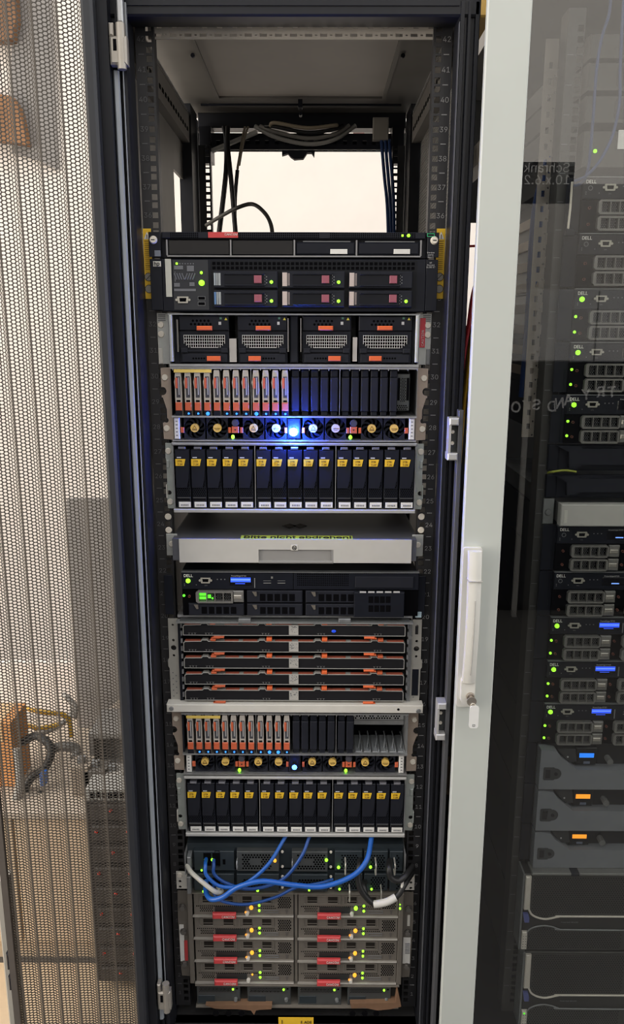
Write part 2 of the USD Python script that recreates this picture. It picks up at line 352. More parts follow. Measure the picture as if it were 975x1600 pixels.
for px in (337, 357, 377, 551, 570, 588):
    p = P(px, 1585, -.0605); g = G().cyl(p[0], p[2], .0062, -.0590, -.0575, 12); cab.part('plinth_hole', g, HOLE, parent=pl)
g = Bp(G(), 435, 1590, 490, 1612, -.0592, -.0580); yl = cab.part('plinth_label', g, YEL, label='yellow warning label on the base')
g = G(); p = P(440, 1599, -.0596); g.text('!', .008, p[0], p[2], -.0597, bold=True); p = P(470, 1599, -.0596); g.text('E ADE', .006, p[0], p[2], -.0597)
cab.part('label_print', g, INK, parent=yl)
# rear crossbar with holes and its clip
p0, p1 = P(330, 237, .72), P(330, 208, .72)
bar = sbox(-.2240, p0[2] + .006, .2240, p1[2]); hl = [sbox(-.212 + k * .0242, p0[2] + .017, -.212 + k * .0242 + .010, p0[2] + .026) for k in range(18)]
g = G().poly(bar.difference(unary_union(hl)), .72, .724); g.box(-.224, .224, .724, .74, p1[2] - .004, p1[2]); g.box(-.224, .224, .76, .764, p0[2] + .01, p1[2]); rb = cab.part('rear_crossbar', g, PLAS)
lip = sbox(-.224, p0[2], .224, p0[2] + .0055); hl = [sbox(-.212 + k * .0242, p0[2] + .002, -.212 + k * .0242 + .010, p0[2] + .004) for k in range(18)]
g = G().poly(lip.difference(unary_union(hl)), .7185, .7205); cab.part('crossbar_lip', g, DZINC, parent=rb)
g = G().poly([P(x, y, .71)[[0, 2]] for x, y in ((441, 236), (492, 236), (491, 246), (487, 240), (480, 240), (474, 249), (460, 250), (454, 246), (450, 241), (441, 244))], .70, .718); cab.part('crossbar_clip', g, PLASM, parent=rb)
# hinges
g = G().box(-.2940, -.2780, -.0800, -.0585, -.11, 1.93); cab.part('hinge_strip', g, BLACK)
def hinge(px, py0, py1):
    g = G(); a, b = P(px, py0, -.085), P(px, py1, -.085)
    x = a[0]; g.cyl(0, 0, .0001, 0, .0001)
    h = Thing
    g = G().box(x - .013, x + .013, -.084, -.068, b[2], a[2] - .018, .003); g.box(x - .013, x - .006, -.084, -.068, a[2] - .018, a[2], .002)
    g.zpoly([(x + .004 + .007 * math.cos(t), -.079 + .007 * math.sin(t)) for t in np.arange(12) * math.pi / 6], b[2] - .006, a[2])
    hp = cab.part('hinge', g, M('hinge_steel', (.40, .37, .33), .4, .5, var=.06), label='pale metal door hinge')
    g = G().box(x - .007, x - .002, -.0846, -.083, (a[2] + b[2]) / 2 - .010, (a[2] + b[2]) / 2 + .006); cab.part('hinge_slot', g, HOLE, parent=hp)
hinge(182, 34, 100); hinge(255, 1540, 1580)
g = G(); a = P(186, 5, -.085); b = P(186, 33, -.085); g.box(a[0] - .005, a[0] + .004, -.082, -.070, b[2], a[2] + .05, .002); cab.part('hinge_pin', g, ZINC)
g = G(); a = P(196, 3, -.066); b = P(196, 58, -.066); g.box(a[0] - .0035, a[0], -.066, -.058, b[2], a[2], .001); cab.part('header_bracket', g, DZINC)
# latch strip with two keepers on the right edge
g = G(); a, b = P(717, 641, -.078), P(717, 1700, -.078); g.box(.2765, .2845, -.080, -.059, -.10, a[2], .001); ls = cab.part('latch_strip', g, M('grey_latch_strip', (.075, .077, .085), .5, var=.06))
for (y0, y1) in ((653, 719), (1098, 1156)):
    a, b = P(703, y0, -.082), P(703, y1, -.082); x0, x1 = .2605, .2765; h = a[2] - b[2]
    g = G().box(x0, x1, -.086, -.06, a[2] - h * .17, a[2], .002); g.box(x0 - .001, x1, -.086, -.06, b[2], b[2] + h * .17, .002); g.box(x0, x0 + .0038, -.084, -.06, b[2] + h * .17, a[2] - h * .17)
    k = cab.part('latch_keeper', g, M('keeper_metal', (.50, .50, .50), .4, .3, var=.05), label='silver latch keeper on the right post')
    g = G().box(x0 + .0038, x1, -.070, -.06, b[2] + h * .17, a[2] - h * .17); kp = cab.part('keeper_plate', g, TEAL2, parent=k)
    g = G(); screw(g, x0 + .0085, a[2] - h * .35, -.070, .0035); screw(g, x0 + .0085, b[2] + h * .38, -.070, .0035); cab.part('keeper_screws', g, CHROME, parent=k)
# the mesh door leaf, folded flat back beside the cabinet
DX0, DX1, DY = -.313, -.562, -.078
g = G().box(-.3125, -.2950, -.100, -.066, -.06, 1.98, .004); g.box(-.2960, -.2945, -.094, -.070, -.06, 1.98); dr = cab.part('front_door', g, M('door_frame_coat', (.022, .024, .030), .4, var=.06), label='black mesh door leaf opened flat to the left')
g = G()
pit = .0061; cw = pit * .866; ncol = 7; period = []
def fold(s):            # arc position from the hinge edge -> (x, y): ridged sheet
    L = ncol * cw + .0026; k = np.floor(s / L); t = s - k * L
    # dark ridge at t = 0, then towards the free edge: dim facet, flat bright facet, slanted facet back to the ridge
    bx = np.array([0, .0026, .0120, .0230, L]); hx_ = np.array([0, .0023, .0085, .0185, .0376]); hy = np.array([-.0045, -.0045, .0045, .0055, -.0045])
    return DX0 - (k * .0376 + np.interp(t, bx, hx_)), DY - .006 + np.interp(t, bx, hy)
nper = 6; a6 = np.arange(6) * math.pi / 3; V, Fc = [], []
zs = np.arange(-.04, 1.975, pit)
ro, ri = pit / math.sqrt(3), pit / math.sqrt(3) * .77
base = []
for k in range(nper + 1):
    for c in range(ncol if k < nper else 4):
        sc = k * (ncol * cw + .0026) + .0026 + (c + .5) * cw
        for z in zs + (pit / 2 if c % 2 else 0): base.append((sc, z))
base = np.array(base); n = len(base)
S = np.concatenate([base[:, :1] + ro * np.cos(a6), base[:, :1] + ri * np.cos(a6), base[:, :1] + ri * np.cos(a6)], 1); Zc = np.concatenate([base[:, 1:] + ro * np.sin(a6), base[:, 1:] + ri * np.sin(a6), base[:, 1:] + ri * np.sin(a6)], 1)
fx, fy = fold(S); fy[:, 12:] += .0012
V = np.stack([fx, fy, Zc], -1).reshape(-1, 3)
q = []
for i in range(6):
    j = (i + 1) % 6; q += [(i, 6 + i, 6 + j, j), (6 + i, 12 + i, 12 + j, 6 + j)]
Fm = (np.array(q)[None] + (np.arange(n) * 18)[:, None, None]).reshape(-1, 4)
g.add(V, Fm)
for k in range(nper + 1):       # the unpunched ridge lines
    s0 = k * (ncol * cw + .0026) - .0004; xa, ya = fold(np.array([max(s0, 0)])); xb, yb = fold(np.array([s0 + .0030]))
    g.box(min(xa[0], xb[0]), max(xa[0], xb[0]), min(ya[0], yb[0]) - .0003, min(ya[0], yb[0]) + .0009, -.05, 1.98)
cab.part('door_mesh', g, M('mesh_coat', (.085, .072, .060), .5, var=.05), parent=dr, kind='stuff', label='punched hexagon mesh sheet with upright ridges')
g = G().box(DX1 - .002, DX1 + .010, -.086, -.076, -.05, 1.98); g.box(DX1 + .010, DX0, -.086, -.074, 1.975, 1.99); cab.part('door_edge', g, M('door_edge_coat', (.10, .085, .075), .5, var=.05), parent=dr)

# yellow warning strips on both rails
for s, pxs in ((-1, (228, 243)), (1, (680, 696))):
    side = 'left' if s < 0 else 'right'
    t = P(sum(pxs) / 2, 357, -.003); b = P(sum(pxs) / 2, 467, -.003)
    x0 = s * .2405 - .0005; x1 = s * .2545
    th = Thing('warning_strip', 'yellow warning strip with two round symbols on the %s rail beside the top server' % side, 'label', loc=((x0 + x1) / 2, -.002, b[2]))
    g = G().box(x0, x1, -.0022, -.0002, b[2], t[2], .0004); th.part('strip', g, YEL)
    xm = (x0 + x1) / 2; g = G().poly([(xm - .0055, t[2] - .017), (xm + .0055, t[2] - .017), (xm, t[2] - .005)], -.0026, -.0021); th.part('triangle', g, WHITEL)
    g = G().text('!', .006, xm, t[2] - .0155, -.0028, align='c', bold=True)
    for k in range(14): g.box(xm - .0045, xm + .0045, -.0026, -.0021, t[2] - .024 - k * .0032, t[2] - .0232 - k * .0032)
    g.box(xm - .005, xm + .005, -.0026, -.0021, t[2] - .0205, t[2] - .0195); th.part('print', g, M('brown_ink', (.14, .07, .01), .6, var=0))
    for k, zz in enumerate((b[2] + .036, b[2] + .0165)):
        g = G().cyl(xm, zz, .0068, -.0026, -.0021, 20); dk = th.part('symbol', g, M('symbol_grey', (.33, .31, .27), .5, var=.03))
        g = G().ring(xm, zz, .0062, .0070, -.0029, -.0025, 20)
        if k == 0: g.tube([(xm - .0045, -.0027, zz - .0045), (xm + .0045, -.0027, zz + .0045)], .0005, 5, 1)
        th.part('symbol_ring', g, INK, parent=dk)

# ---------------------------------------------------------------- equipment in the left cabinet
YF = -0.02
HW = .2413                 # half the width over the mounting ears
BW = .2220                 # half the width of a chassis body
def Zp(py, y=YF, px=460): return P(px, py, y)[2]
def Xp(px, py, y=YF): return P(px, py, y)[0]
def ear(t, s, z0, z1, mat, w=None, screws=(), y=-.0035, outline=None, label=None, inner=.222, sx=.2335):
    g = G()
    if outline is not None: g.poly(outline, y, y + .0025)
    else: g.box(s * inner, s * (w or HW), y, y + .0025, z0, z1, .0006)
    p = t.part('mounting_ear', g, mat, label=label)
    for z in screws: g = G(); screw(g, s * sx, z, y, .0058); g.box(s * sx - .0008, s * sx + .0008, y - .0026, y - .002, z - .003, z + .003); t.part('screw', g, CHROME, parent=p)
    return p

# --- 1U media unit at the top
zt, zb = Zp(362), Zp(402.5)
t = Thing('tape_server', 'thin black server with four wide bays and a red tag, topmost in its cabinet', 'server', loc=(0, .2, zb))
g = G().box(-BW, BW, -.012, .58, zb, zt - .0005); body = t.part('body', g, PLAS)
g = G().box(-.2050 - .014, .2185, -.022, -.0125, Zp(373), zt - .001, .001); ts = t.part('vent_strip', g, PLASM, parent=None)
g = G(); k = 0
for k in range(120):
    x = -.205 + k * .0034
    if -.16 < x < -.112 or .04 < x < .058: continue
    for j in range(3): g.box(x, x + .0020, -.0223, -.0219, zt - .0042 - j * .0030, zt - .0022 - j * .0030)
t.part('vent_openings', g, HOLE, parent=ts, kind='stuff')
g = Bp(G(), 325, 362.5, 372, 371.5, -.0235, -.0222); rt = t.part('name_tag', g, REDL, label='red name tag')
g = G(); a = P(371, 365, -.0238); g.text('CANCOM', .0035, a[0], a[2] - .0030, -.0238, align='r', maxw=.024); t.part('tag_print', g, WHITEL, parent=rt)
xs = [Xp(q, 388) for q in (261, 360.5, 460, 557, 657.5)]
g = G()
for x in xs: g.box(x - .0013, x + .0013, -.0215, -.012, zb + .003, Zp(375))
g.box(xs[0], xs[-1], -.0215, -.012, zb + .0008, zb + .0032); t.part('bay_frame', g, M('bay_rim', (.26, .26, .27), .45, .4, var=.08))
for k in range(4):
    x0, x1 = xs[k] + .0022, xs[k + 1] - .0022
    if k < 2: g = G().box(x0, x1, -.019, -.0125, zb + .0045, Zp(375), .001); bp = t.part('bay_cover', g, GLOSSB)
    else:
        g = G().box(x0, x1, -.0205, -.0125, zb + .0045, Zp(378), .0025); bp = t.part('tape_drive', g, PLAS)
        g = G().box(x0 + .012, x1 - .008, -.0195, -.0125, Zp(378), Zp(376.5)); t.part('drive_lip', g, INKG, parent=bp)
        lx = (516, 543) if k == 2 else (615, 641)
        g = Bp(G(), lx[0], 389, lx[1], 397, -.0212, -.0204, .0006); lb = t.part('drive_label', g, WHITEL, parent=bp)
g = G()
for k, px in enumerate((629, 638.5)):
    a = P(px, 368, -.023); t.part('status_light', G().sphere(a[0], -.0225, a[2], .0030 if k else .0022), GRN)
for s in (-1, 1):
    e = ear(t, s, zb + .0006, zt - .001, PLAS, y=-.022)
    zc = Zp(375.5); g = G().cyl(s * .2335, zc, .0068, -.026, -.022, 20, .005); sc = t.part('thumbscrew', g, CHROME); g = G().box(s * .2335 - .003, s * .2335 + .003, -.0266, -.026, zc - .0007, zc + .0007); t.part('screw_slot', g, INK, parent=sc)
g = Bp(G(), 241.5, 391, 251, 400.5, -.0226, -.0219); t.part('ear_window', g, M('blue_grey_window', (.16, .18, .23), .3, var=.05))
g = G(); a, b = P(667.5, 364.5, -.0226), P(679, 370, -.0226); g.frame(a[0], b[0], b[2], a[2], -.0226, -.0219, .0010); t.part('green_mark', g, M('green_mark_paint', (.02, .42, .16), .5, var=.03))
g = G()
for k, tx in enumerate(('Version', 'SATA', 'Rev 5')):
    a = P(673, 396 + k * 3.7, -.0223); g.text(tx, .0026, a[0], a[2], -.0224, align='c')
t.part('ear_print', g, INKW)

# --- 2U server with six drives
zt, zb = Zp(403.3), Zp(487)
t = Thing('drive_server', 'black two-unit server with six drives with plum-coloured release buttons', 'server', loc=(0, .2, zb))
g = G().box(-BW, BW, -.020, .60, zb, zt - .0012, .0015); t.part('body', g, PLAS)
g = Bp(G(), 258.5, 404.5, 268, 464, -.0212, -.0202, .0004); t.part('side_label', g, M('aged_label', (.55, .55, .50), .5, var=.04), label='upright off-white label')
g = Bp(G(), 271, 406, 326, 484, -.0207, -.0198); t.part('control_panel', g, M('control_panel_grey', (.024, .026, .033), .45, var=.05))
g = G()
for (x0, y0, x1, y1) in ((272, 415, 286, 421), (292, 415, 303, 424), (273, 424, 274, 440), (272, 442, 281, 448), (296, 441, 304, 447), (272, 451, 306, 455)):
    Bp(g, x0, y0, x1, y1, -.0212, -.0206)
for k in range(4):
    for s_, c0 in ((1, 272), (-1, 305)):
        a, b = P(c0 + s_ * k * 4.0, 427, -.0211), P(c0 + s_ * (k * 4.0 + 4), 437, -.0211); g.tube([(a[0], -.0211, a[2]), (b[0], -.0211, b[2])], .0012, 4, 1)
for k in range(6): a = P(281 + k * 4.2, 412, -.0210); g.disc(a[0], a[2], .0012, -.0210)
t.part('diagnostic_print', g, M('panel_print', (.15, .155, .175), .5, var=0), kind='stuff')
for px, py, r, m in ((276, 411.8, .0022, GRN), (314.5, 426, .0026, GRN), (315, 442, .0052, GRN)):
    a = P(px, py, -.022); t.part('status_light', G().sphere(a[0], -.0212, a[2], r), m)
def vga(t, px, py, y, w=.0235, name='video_port', at=None, parent=None):
    a = P(px, py, y) if at is None else at; x, z = a[0], a[2]; h = w * .36
    sh = lambda k: [(x - w * .36 * k, z + h * k / 2), (x + w * .36 * k, z + h * k / 2), (x + w * .31 * k, z - h * k / 2), (x - w * .31 * k, z - h * k / 2)]
    g = G().poly(Polygon(sh(1)).buffer(.0012).difference(Polygon(sh(.72))), y - .0022, y); g.cyl(x - w * .46, z, .0022, y - .002, y, 6); g.cyl(x + w * .46, z, .0022, y - .002, y, 6)
    p = t.part(name, g, M('port_shell', (.50, .48, .42), .4, .4, var=.05), parent=parent)
    g = G().poly(sh(.74), y - .0012, y + .0002); t.part('port_socket', g, HOLE, parent=p)
    return p
vga(t, 286, 468.5, -.0207)
for py in (466, 474.5):
    a = P(315, py, -.0212); g = G().frame(a[0] - .0062, a[0] + .0062, a[2] - .0032, a[2] + .0032, -.0214, -.0206, .0008); u = t.part('usb_port', g, INKG); g = G().box(a[0] - .0054, a[0] + .0054, -.0210, -.0205, a[2] - .0024, a[2] + .0024); t.part('usb_socket', g, HOLE, parent=u)
g = G()
for j, py in enumerate((408.5, 415.5)):
    for k in range(44):
        x = -.1365 + k * .00775; z = Zp(py); g.box(x, x + .0052, -.0212, -.0198, z - .0058, z - .0012)
t.part('vent_openings', g, HOLE, kind='stuff')
g = G().box(-.1395, .2060, -.0206, -.0199, Zp(482), Zp(407)); t.part('drive_panel', g, M('drive_panel_black', (.0085, .0095, .013), .5, var=.08, spec=.2))
cols = ((-.1340, -.0272), (-.0196, .0850), (.0925, .1985)); rows = ((424.5, 450.5), (454, 480))
wh = ('top left', 'bottom left', 'top middle', 'bottom middle', 'top right', 'bottom right')
for ci, (x0, x1) in enumerate(cols):
    for ri, (r0, r1) in enumerate(rows):
        za, zc = Zp(r0), Zp(r1); w = x1 - x0; h = za - zc
        dk = Thing('hard_drive', 'black hard drive with a plum button, %s of the six in the two-unit server' % wh[ci * 2 + ri], 'hard drive', 'drives of the two-unit server', loc=((x0 + x1) / 2, -.02, zc))
        g = G().box(x0, x1, -.0295, -.0212, zc, za, .0012); dk.part('carrier', g, PLASM)
        g = G().box(x0 + .018, x0 + w * .80, -.0302, -.0294, zc + h * .20, za - h * .22); hp = dk.part('handle_recess', g, M('recess_black', (.010, .011, .0155), .35, var=.05, spec=.2))
        g = G().box(x0 + .018, x0 + w * .80, -.0325, -.0294, za - h * .22, za - h * .12, .0008); g.box(x0 + .018, x0 + w * .80, -.0325, -.0294, zc + h * .1, zc + h * .20, .0008); dk.part('lever_rib', g, PLAS, parent=hp)
        g = G().box(x0 + w * .635, x0 + w * .755, -.0330, -.0302, zc + h * .28, za - h * .25, .0008); dk.part('release_button', g, MAROON)
        if ci == 0:
            g = G().box(x0 + .0005, x0 + .0038, -.0302, -.0294, zc + .004, za - .003); dk.part('capacity_label', g, M('steel_blue_label', (.10, .20, .40), .5, var=.1) if ri else M('blue_grey_label', (.30, .34, .38), .5, var=.1))
            g = G().box(x0 + .0046, x0 + .0070, -.0302, -.0294, zc + .004, za - .003); g.box(x0 + .0078, x0 + .0118, -.0302, -.0294, zc + .004, za - .003); dk.part('barcode_label', g, M('grey_blue_label', (.33, .36, .38), .5, var=.2), kind='stuff')
        else:
            g = G().box(x0 + .0005, x0 + .0085, -.0302, -.0294, zc + .003, za - .002); dk.part('capacity_label', g, M('pinkish_label', (.52, .44, .42), .5, var=.06))
            g = G().box(x0 + .0095, x0 + .0130, -.0302, -.0294, zc + .004, za - .003); dk.part('barcode_label', g, M('brown_grey_label', (.20, .17, .17), .5, var=.25))
        g = G()
        for q in range(7): g.disc(x0 + w * (.80 + .03 * (q % 2)), zc + h * (.22 + .09 * q), .0012, -.0300)
        dk.part('vent_dots', g, INKG, kind='stuff')
        if not (ci == 2 and ri == 0):
            g = G().sphere(x0 + w * .905, -.0298, zc + h * .36, .0030); dk.part('drive_light', g, GRN)
for s in (-1, 1): ear(t, s, zb + .002, zt - .002, PLAS, y=-.020)
g = Bp(G(), 239, 408, 251.5, 416.5, -.0212, -.0199, .0004); ml = t.part('maker_badge', g, CREAM); a = P(245.2, 416, -.0215); g = G().text('hp', .0060, a[0], a[2] + .0012, -.0216, align='c', bold=True); t.part('badge_print', g, INK, parent=ml)
g = G()
for k, tx in enumerate(('HP', 'ProLiant', 'DL380 G7')): a = P(673, 412 + k * 3.4, -.0206); g.text(tx, .0024, a[0], a[2], -.0207, align='c', maxw=.014)
t.part('ear_print', g, INKW)

# --- standby power supply shelf (2U)
zt, zb = Zp(488.5), Zp(573)
t = Thing('power_supply_shelf', 'two-unit steel shelf holding four black power supplies with orange latches', 'shelf', loc=(0, .2, zb))
g = G().box(-.2140, .2140, .10, .58, zb, zt); t.part('body', g, DZINC)
g = G().box(-.2140, .2140, -.0235, .10, Zp(492.5), Zp(490)); t.part('top_plate', g, DZINC)
g = G().box(-.2140, .2140, -.0235, .10, Zp(573), Zp(569)); t.part('bottom_plate', g, ZINC)
for s in (-1, 1):
    g = G().box(s * .2126, s * .2140, -.022, .10, Zp(569), Zp(492)); t.part('side_plate', g, DZINC)
    e = ear(t, s, zb + .003, zt - .001, M('pale_ear', (.50, .52, .51), .45, .35, var=.1), screws=(Zp(508), Zp(523)), inner=.2142, w=.2362, sx=.2300)
    g = G()
    for k in range(4): g.box(s * .2215, s * .2345, -.0042, -.0034, zt - .005 - k * .003, zt - .0035 - k * .003)
    t.part('ear_slots', g, INKG, parent=e, kind='stuff')
    g = G().box(s * .2072, s * .2124, -.0245, -.004, zb + .008, zt - .004, .001); t.part('ear_flange', g, M('pale_ear', ()), parent=e)
    g = G().box(s * .2285, s * .2355, -.0050, -.0034, zb + .004, zb + .030, .0008); t.part('ear_clip', g, CREAM if s < 0 else DZINC, parent=e)
g = Bp(G(), 654.5, 497, 664.5, 543, -.0050, -.0044); rl = t.part('ear_label', g, M('red_label', (.62, .05, .07), .45, var=.03), label='upright red label with white print')
a = P(661.8, 541, -.0053); g = G().vtext('CAUTION', .0042, a[0], a[2], -.0053); t.part('label_print', g, WHITEL, parent=rl)
g = Bp(G(), 358.5, 529, 369.5, 566, -.018, .05); Bp(g, 551, 527, 558, 565, -.018, .05); t.part('divider_plate', g, M('pale_divider', (.42, .40, .39), .5, .2, var=.05), kind='stuff')
for (a_, b_) in ((-.2068, Xp(279, 530)), (Xp(645, 530), .2068)): g = G().box(a_, b_, -.010, .08, Zp(568), Zp(494)); t.part('bay_filler', g, PLASM)
g = Bp(G(), 453, 493, 466, 567, -.014, .08, .002); t.part('centre_divider', g, PLASM)
for k, px in enumerate((450, 470)):
    g = G(); a, b = P(px, 497, -.0215), P(px, 550, -.0215); g.box(a[0] - .0011, a[0] + .0011, -.0215, .02, b[2], a[2]); t.part('divider_edge', g, M('divider_edge_metal', (.20, .19, .18), .4, .5, var=.05))
g = G(); a, b = P(276.5, 499, -.0215), P(277.5, 550, -.0215); g.box(a[0] - .0011, a[0] + .0011, -.0215, .02, b[2], a[2]); t.part('divider_edge', g, M('divider_edge_metal', ()))
mods = ((280, 357.5, 307, 331, 323, 344.5, 'far left'), (371.5, 449, 399.5, 423, 388, 407.5, 'second from the left'), (472.5, 548.3, 497.5, 520.5, 513, 532.5, 'third from the left'), (560.5, 643.5, 590, 613.5, 577, 596.5, 'far right'))
for (p0, p1, o0, o1, q0, q1, wh) in mods:
    x0, x1 = Xp(p0, 530), Xp(p1, 530); w = x1 - x0; z1, z0 = Zp(493.5), Zp(567)
    dk = Thing('power_supply', 'black power supply with orange latches, %s in the power shelf' % wh, 'power supply', 'power supplies', loc=((x0 + x1) / 2, 0, z0))
    zm = Zp(517); zl = Zp(548)
    g = G().box(x0, x1, -.018, .09, zm, z1, .0015); dk.part('upper_body', g, PLAS)
    g = G(); g.hexes(x0 + w * .22, x0 + w * .67, Zp(509), z1 - .001, .0066, .0022, -.0183); dk.part('vent_holes', g, HOLE, kind='stuff')
    g = Bp(G(), o0, 509, o1, 516.3, -.0245, -.018, .0015); dk.part('top_latch', g, ORANGE)
    g = Bp(G(), p1 - 14.5, 495.5, p1 - 11, 499, -.0184, -.0179); dk.part('green_mark', g, M('dim_green_paint', (.06, .16, .11), .5, var=0))
    a = P(p1 - 4.5, 500.2, -.0184); g = G().poly([(a[0] - .0026, a[2]), (a[0] + .0026, a[2]), (a[0], a[2] + .0045)], -.0184, -.0179); dk.part('warning_mark', g, M('mark_yellow', (.55, .48, .05), .5, var=0))
    a = P(p1 - 14, 506.5, -.0184); g = G().box(a[0] - .0022, a[0] + .0022, -.0184, -.0179, a[2] - .001, a[2] + .004); dk.part('plate_mark', g, INKW)
    g = G().box(x0, x1, -.015, .09, z0, zm - .0008); dk.part('lower_body', g, PLAS)
    gx0, gx1, gz0, gz1 = x0 + w * .09, x0 + w * .91, Zp(544), Zp(523.5)
    g = G().poly([(gx0, gz1), (gx1, gz1), (gx1, gz0 + .007), (gx1 - .012, gz0), (gx0 + .012, gz0), (gx0, gz0 + .007)], -.0154, -.0149); gr = dk.part('grille_opening', g, HOLE)
    g = G(); nx = 18
    for i in range(nx + 1):
        x = gx0 + (gx1 - gx0) * i / nx; lo = gz0 + max(0, .007 - min(i, nx - i) * .0033); g.box(x - .00055, x + .00055, -.0166, -.0154, lo, gz1)
    for j in range(5):
        z = gz1 - (gz1 - gz0) * (j + .15) / 4.3; ins = .011 if j == 4 else .004 if j == 3 else 0; g.box(gx0 + ins, gx1 - ins, -.0168, -.0155, z - .00055, z + .00055)
    dk.part('grille', g, M('grille_wire', (.50, .50, .50), .4, .3, var=.05), parent=gr)
    g = G().box(x0 + .002, x0 + w * .16, -.021, -.0149, zl - .004, zl + .004, .001); g.box(x1 - w * .16, x1 - .002, -.021, -.0149, zl - .004, zl + .004, .001)
    g.box(x0 + w * .16, x1 - w * .16, -.019, -.0149, zl - .002, zl + .001); dk.part('lever', g, PLASM)
    g = G().box(x0 + w * .04, x1 - w * .04, -.0195, -.0149, z0 + .0005, zl - .0055, .001); dk.part('lower_panel', g, PLASM)
    g = Bp(G(), q0, 556.5, q1, 564.3, -.0245, -.0195, .0012); dk.part('bottom_latch', g, ORANGE)
    g = G()
    for i in range(5):
        px = (q0 - 4 - i * 4.2) if q1 - p0 > (p1 - p0) * .5 else (q1 + 4 + i * 4.2); a = P(px, 560, -.0198); g.disc(a[0], a[2], .0017, -.0198, 8)
    dk.part('panel_holes', g, HOLE, kind='stuff')

# --- flash shelves (3U): 25 slim slots above a row of fans
SLOT = [-.2010 + .0167 * k for k in range(8)] + [-.0662 + .0168 * k for k in range(9)] + [.0878 + .0167 * k for k in range(8)]
def ssd(x, z0, z1, label, group, lit):
    t = Thing('flash_drive', label, 'flash drive', group, loc=(x, 0, z0)); h = z1 - z0; hw = .0058
    g = G().poly([(x - hw, z0), (x + hw, z0), (x + hw, z0 + h * .70), (x + hw * .86, z1 - h * .06), (x + hw * .75, z1), (x - hw * .75, z1), (x - hw * .86, z1 - h * .05), (x - hw, z1 - h * .2), (x - hw * 1.25, z0 + h * .74), (x - hw, z0 + h * .62)], -.020, .06); t.part('carrier', g, SSDG)
    g = G().box(x - hw * .96, x + hw * .96, -.0225, -.0199, z0 + h * .115, z0 + h * .295, .0008); t.part('orange_foot', g, BRICK)
    g = G().box(x - hw, x + hw, -.0212, -.0199, z0, z0 + h * .115); t.part('foot_base', g, PLAS)
    g = G().box(x - hw * .55, x + hw * .62, -.0206, -.0199, z0 + h * .40, z0 + h * .86); sl = t.part('lever_slot', g, M('slot_shadow', (.055, .055, .065), .5, var=.1))
    g = G().box(x - hw * .55, x + hw * .55, -.0206, -.0199, z0 + h * .305, z0 + h * .345); t.part('lower_gap', g, HOLE)
    g = G().box(x + hw * .05, x + hw * .42, -.0216, -.0205, z0 + h * .46, z0 + h * .84); t.part('lever_rib', g, M('rib_grey', (.34, .34, .35), .5, var=.05), parent=sl)
    g = G().box(x - hw * .8, x - hw * .1, -.0222, -.0199, z0 + h * .60, z0 + h * .83, .0006); t.part('orange_button', g, BRICK)
    if lit:
        g = G().sphere(x + .0003, -.0215, z0 + h * .05, .0020 if lit == 1 else .0034); t.part('drive_light', g, BLU)
    return t
def filler(x, z0, z1, label, group):
    t = Thing('blank_carrier', label, 'blank filler', group, loc=(x, 0, z0)); h = z1 - z0; hw = .0068
    g = G().box(x - hw, x + hw, -.019, .06, z0 + h * .10, z1 - h * .16, .0016); t.part('face', g, PLASM)
    g = G().box(x - hw * .9, x + hw * .9, -.0165, .05, z1 - h * .155, z1, .001); t.part('top_catch', g, PLAS)
    g = G().box(x - hw * .8, x + hw * .8, -.0175, .05, z0, z0 + h * .095, .001); t.part('foot', g, PLAS)
    return t
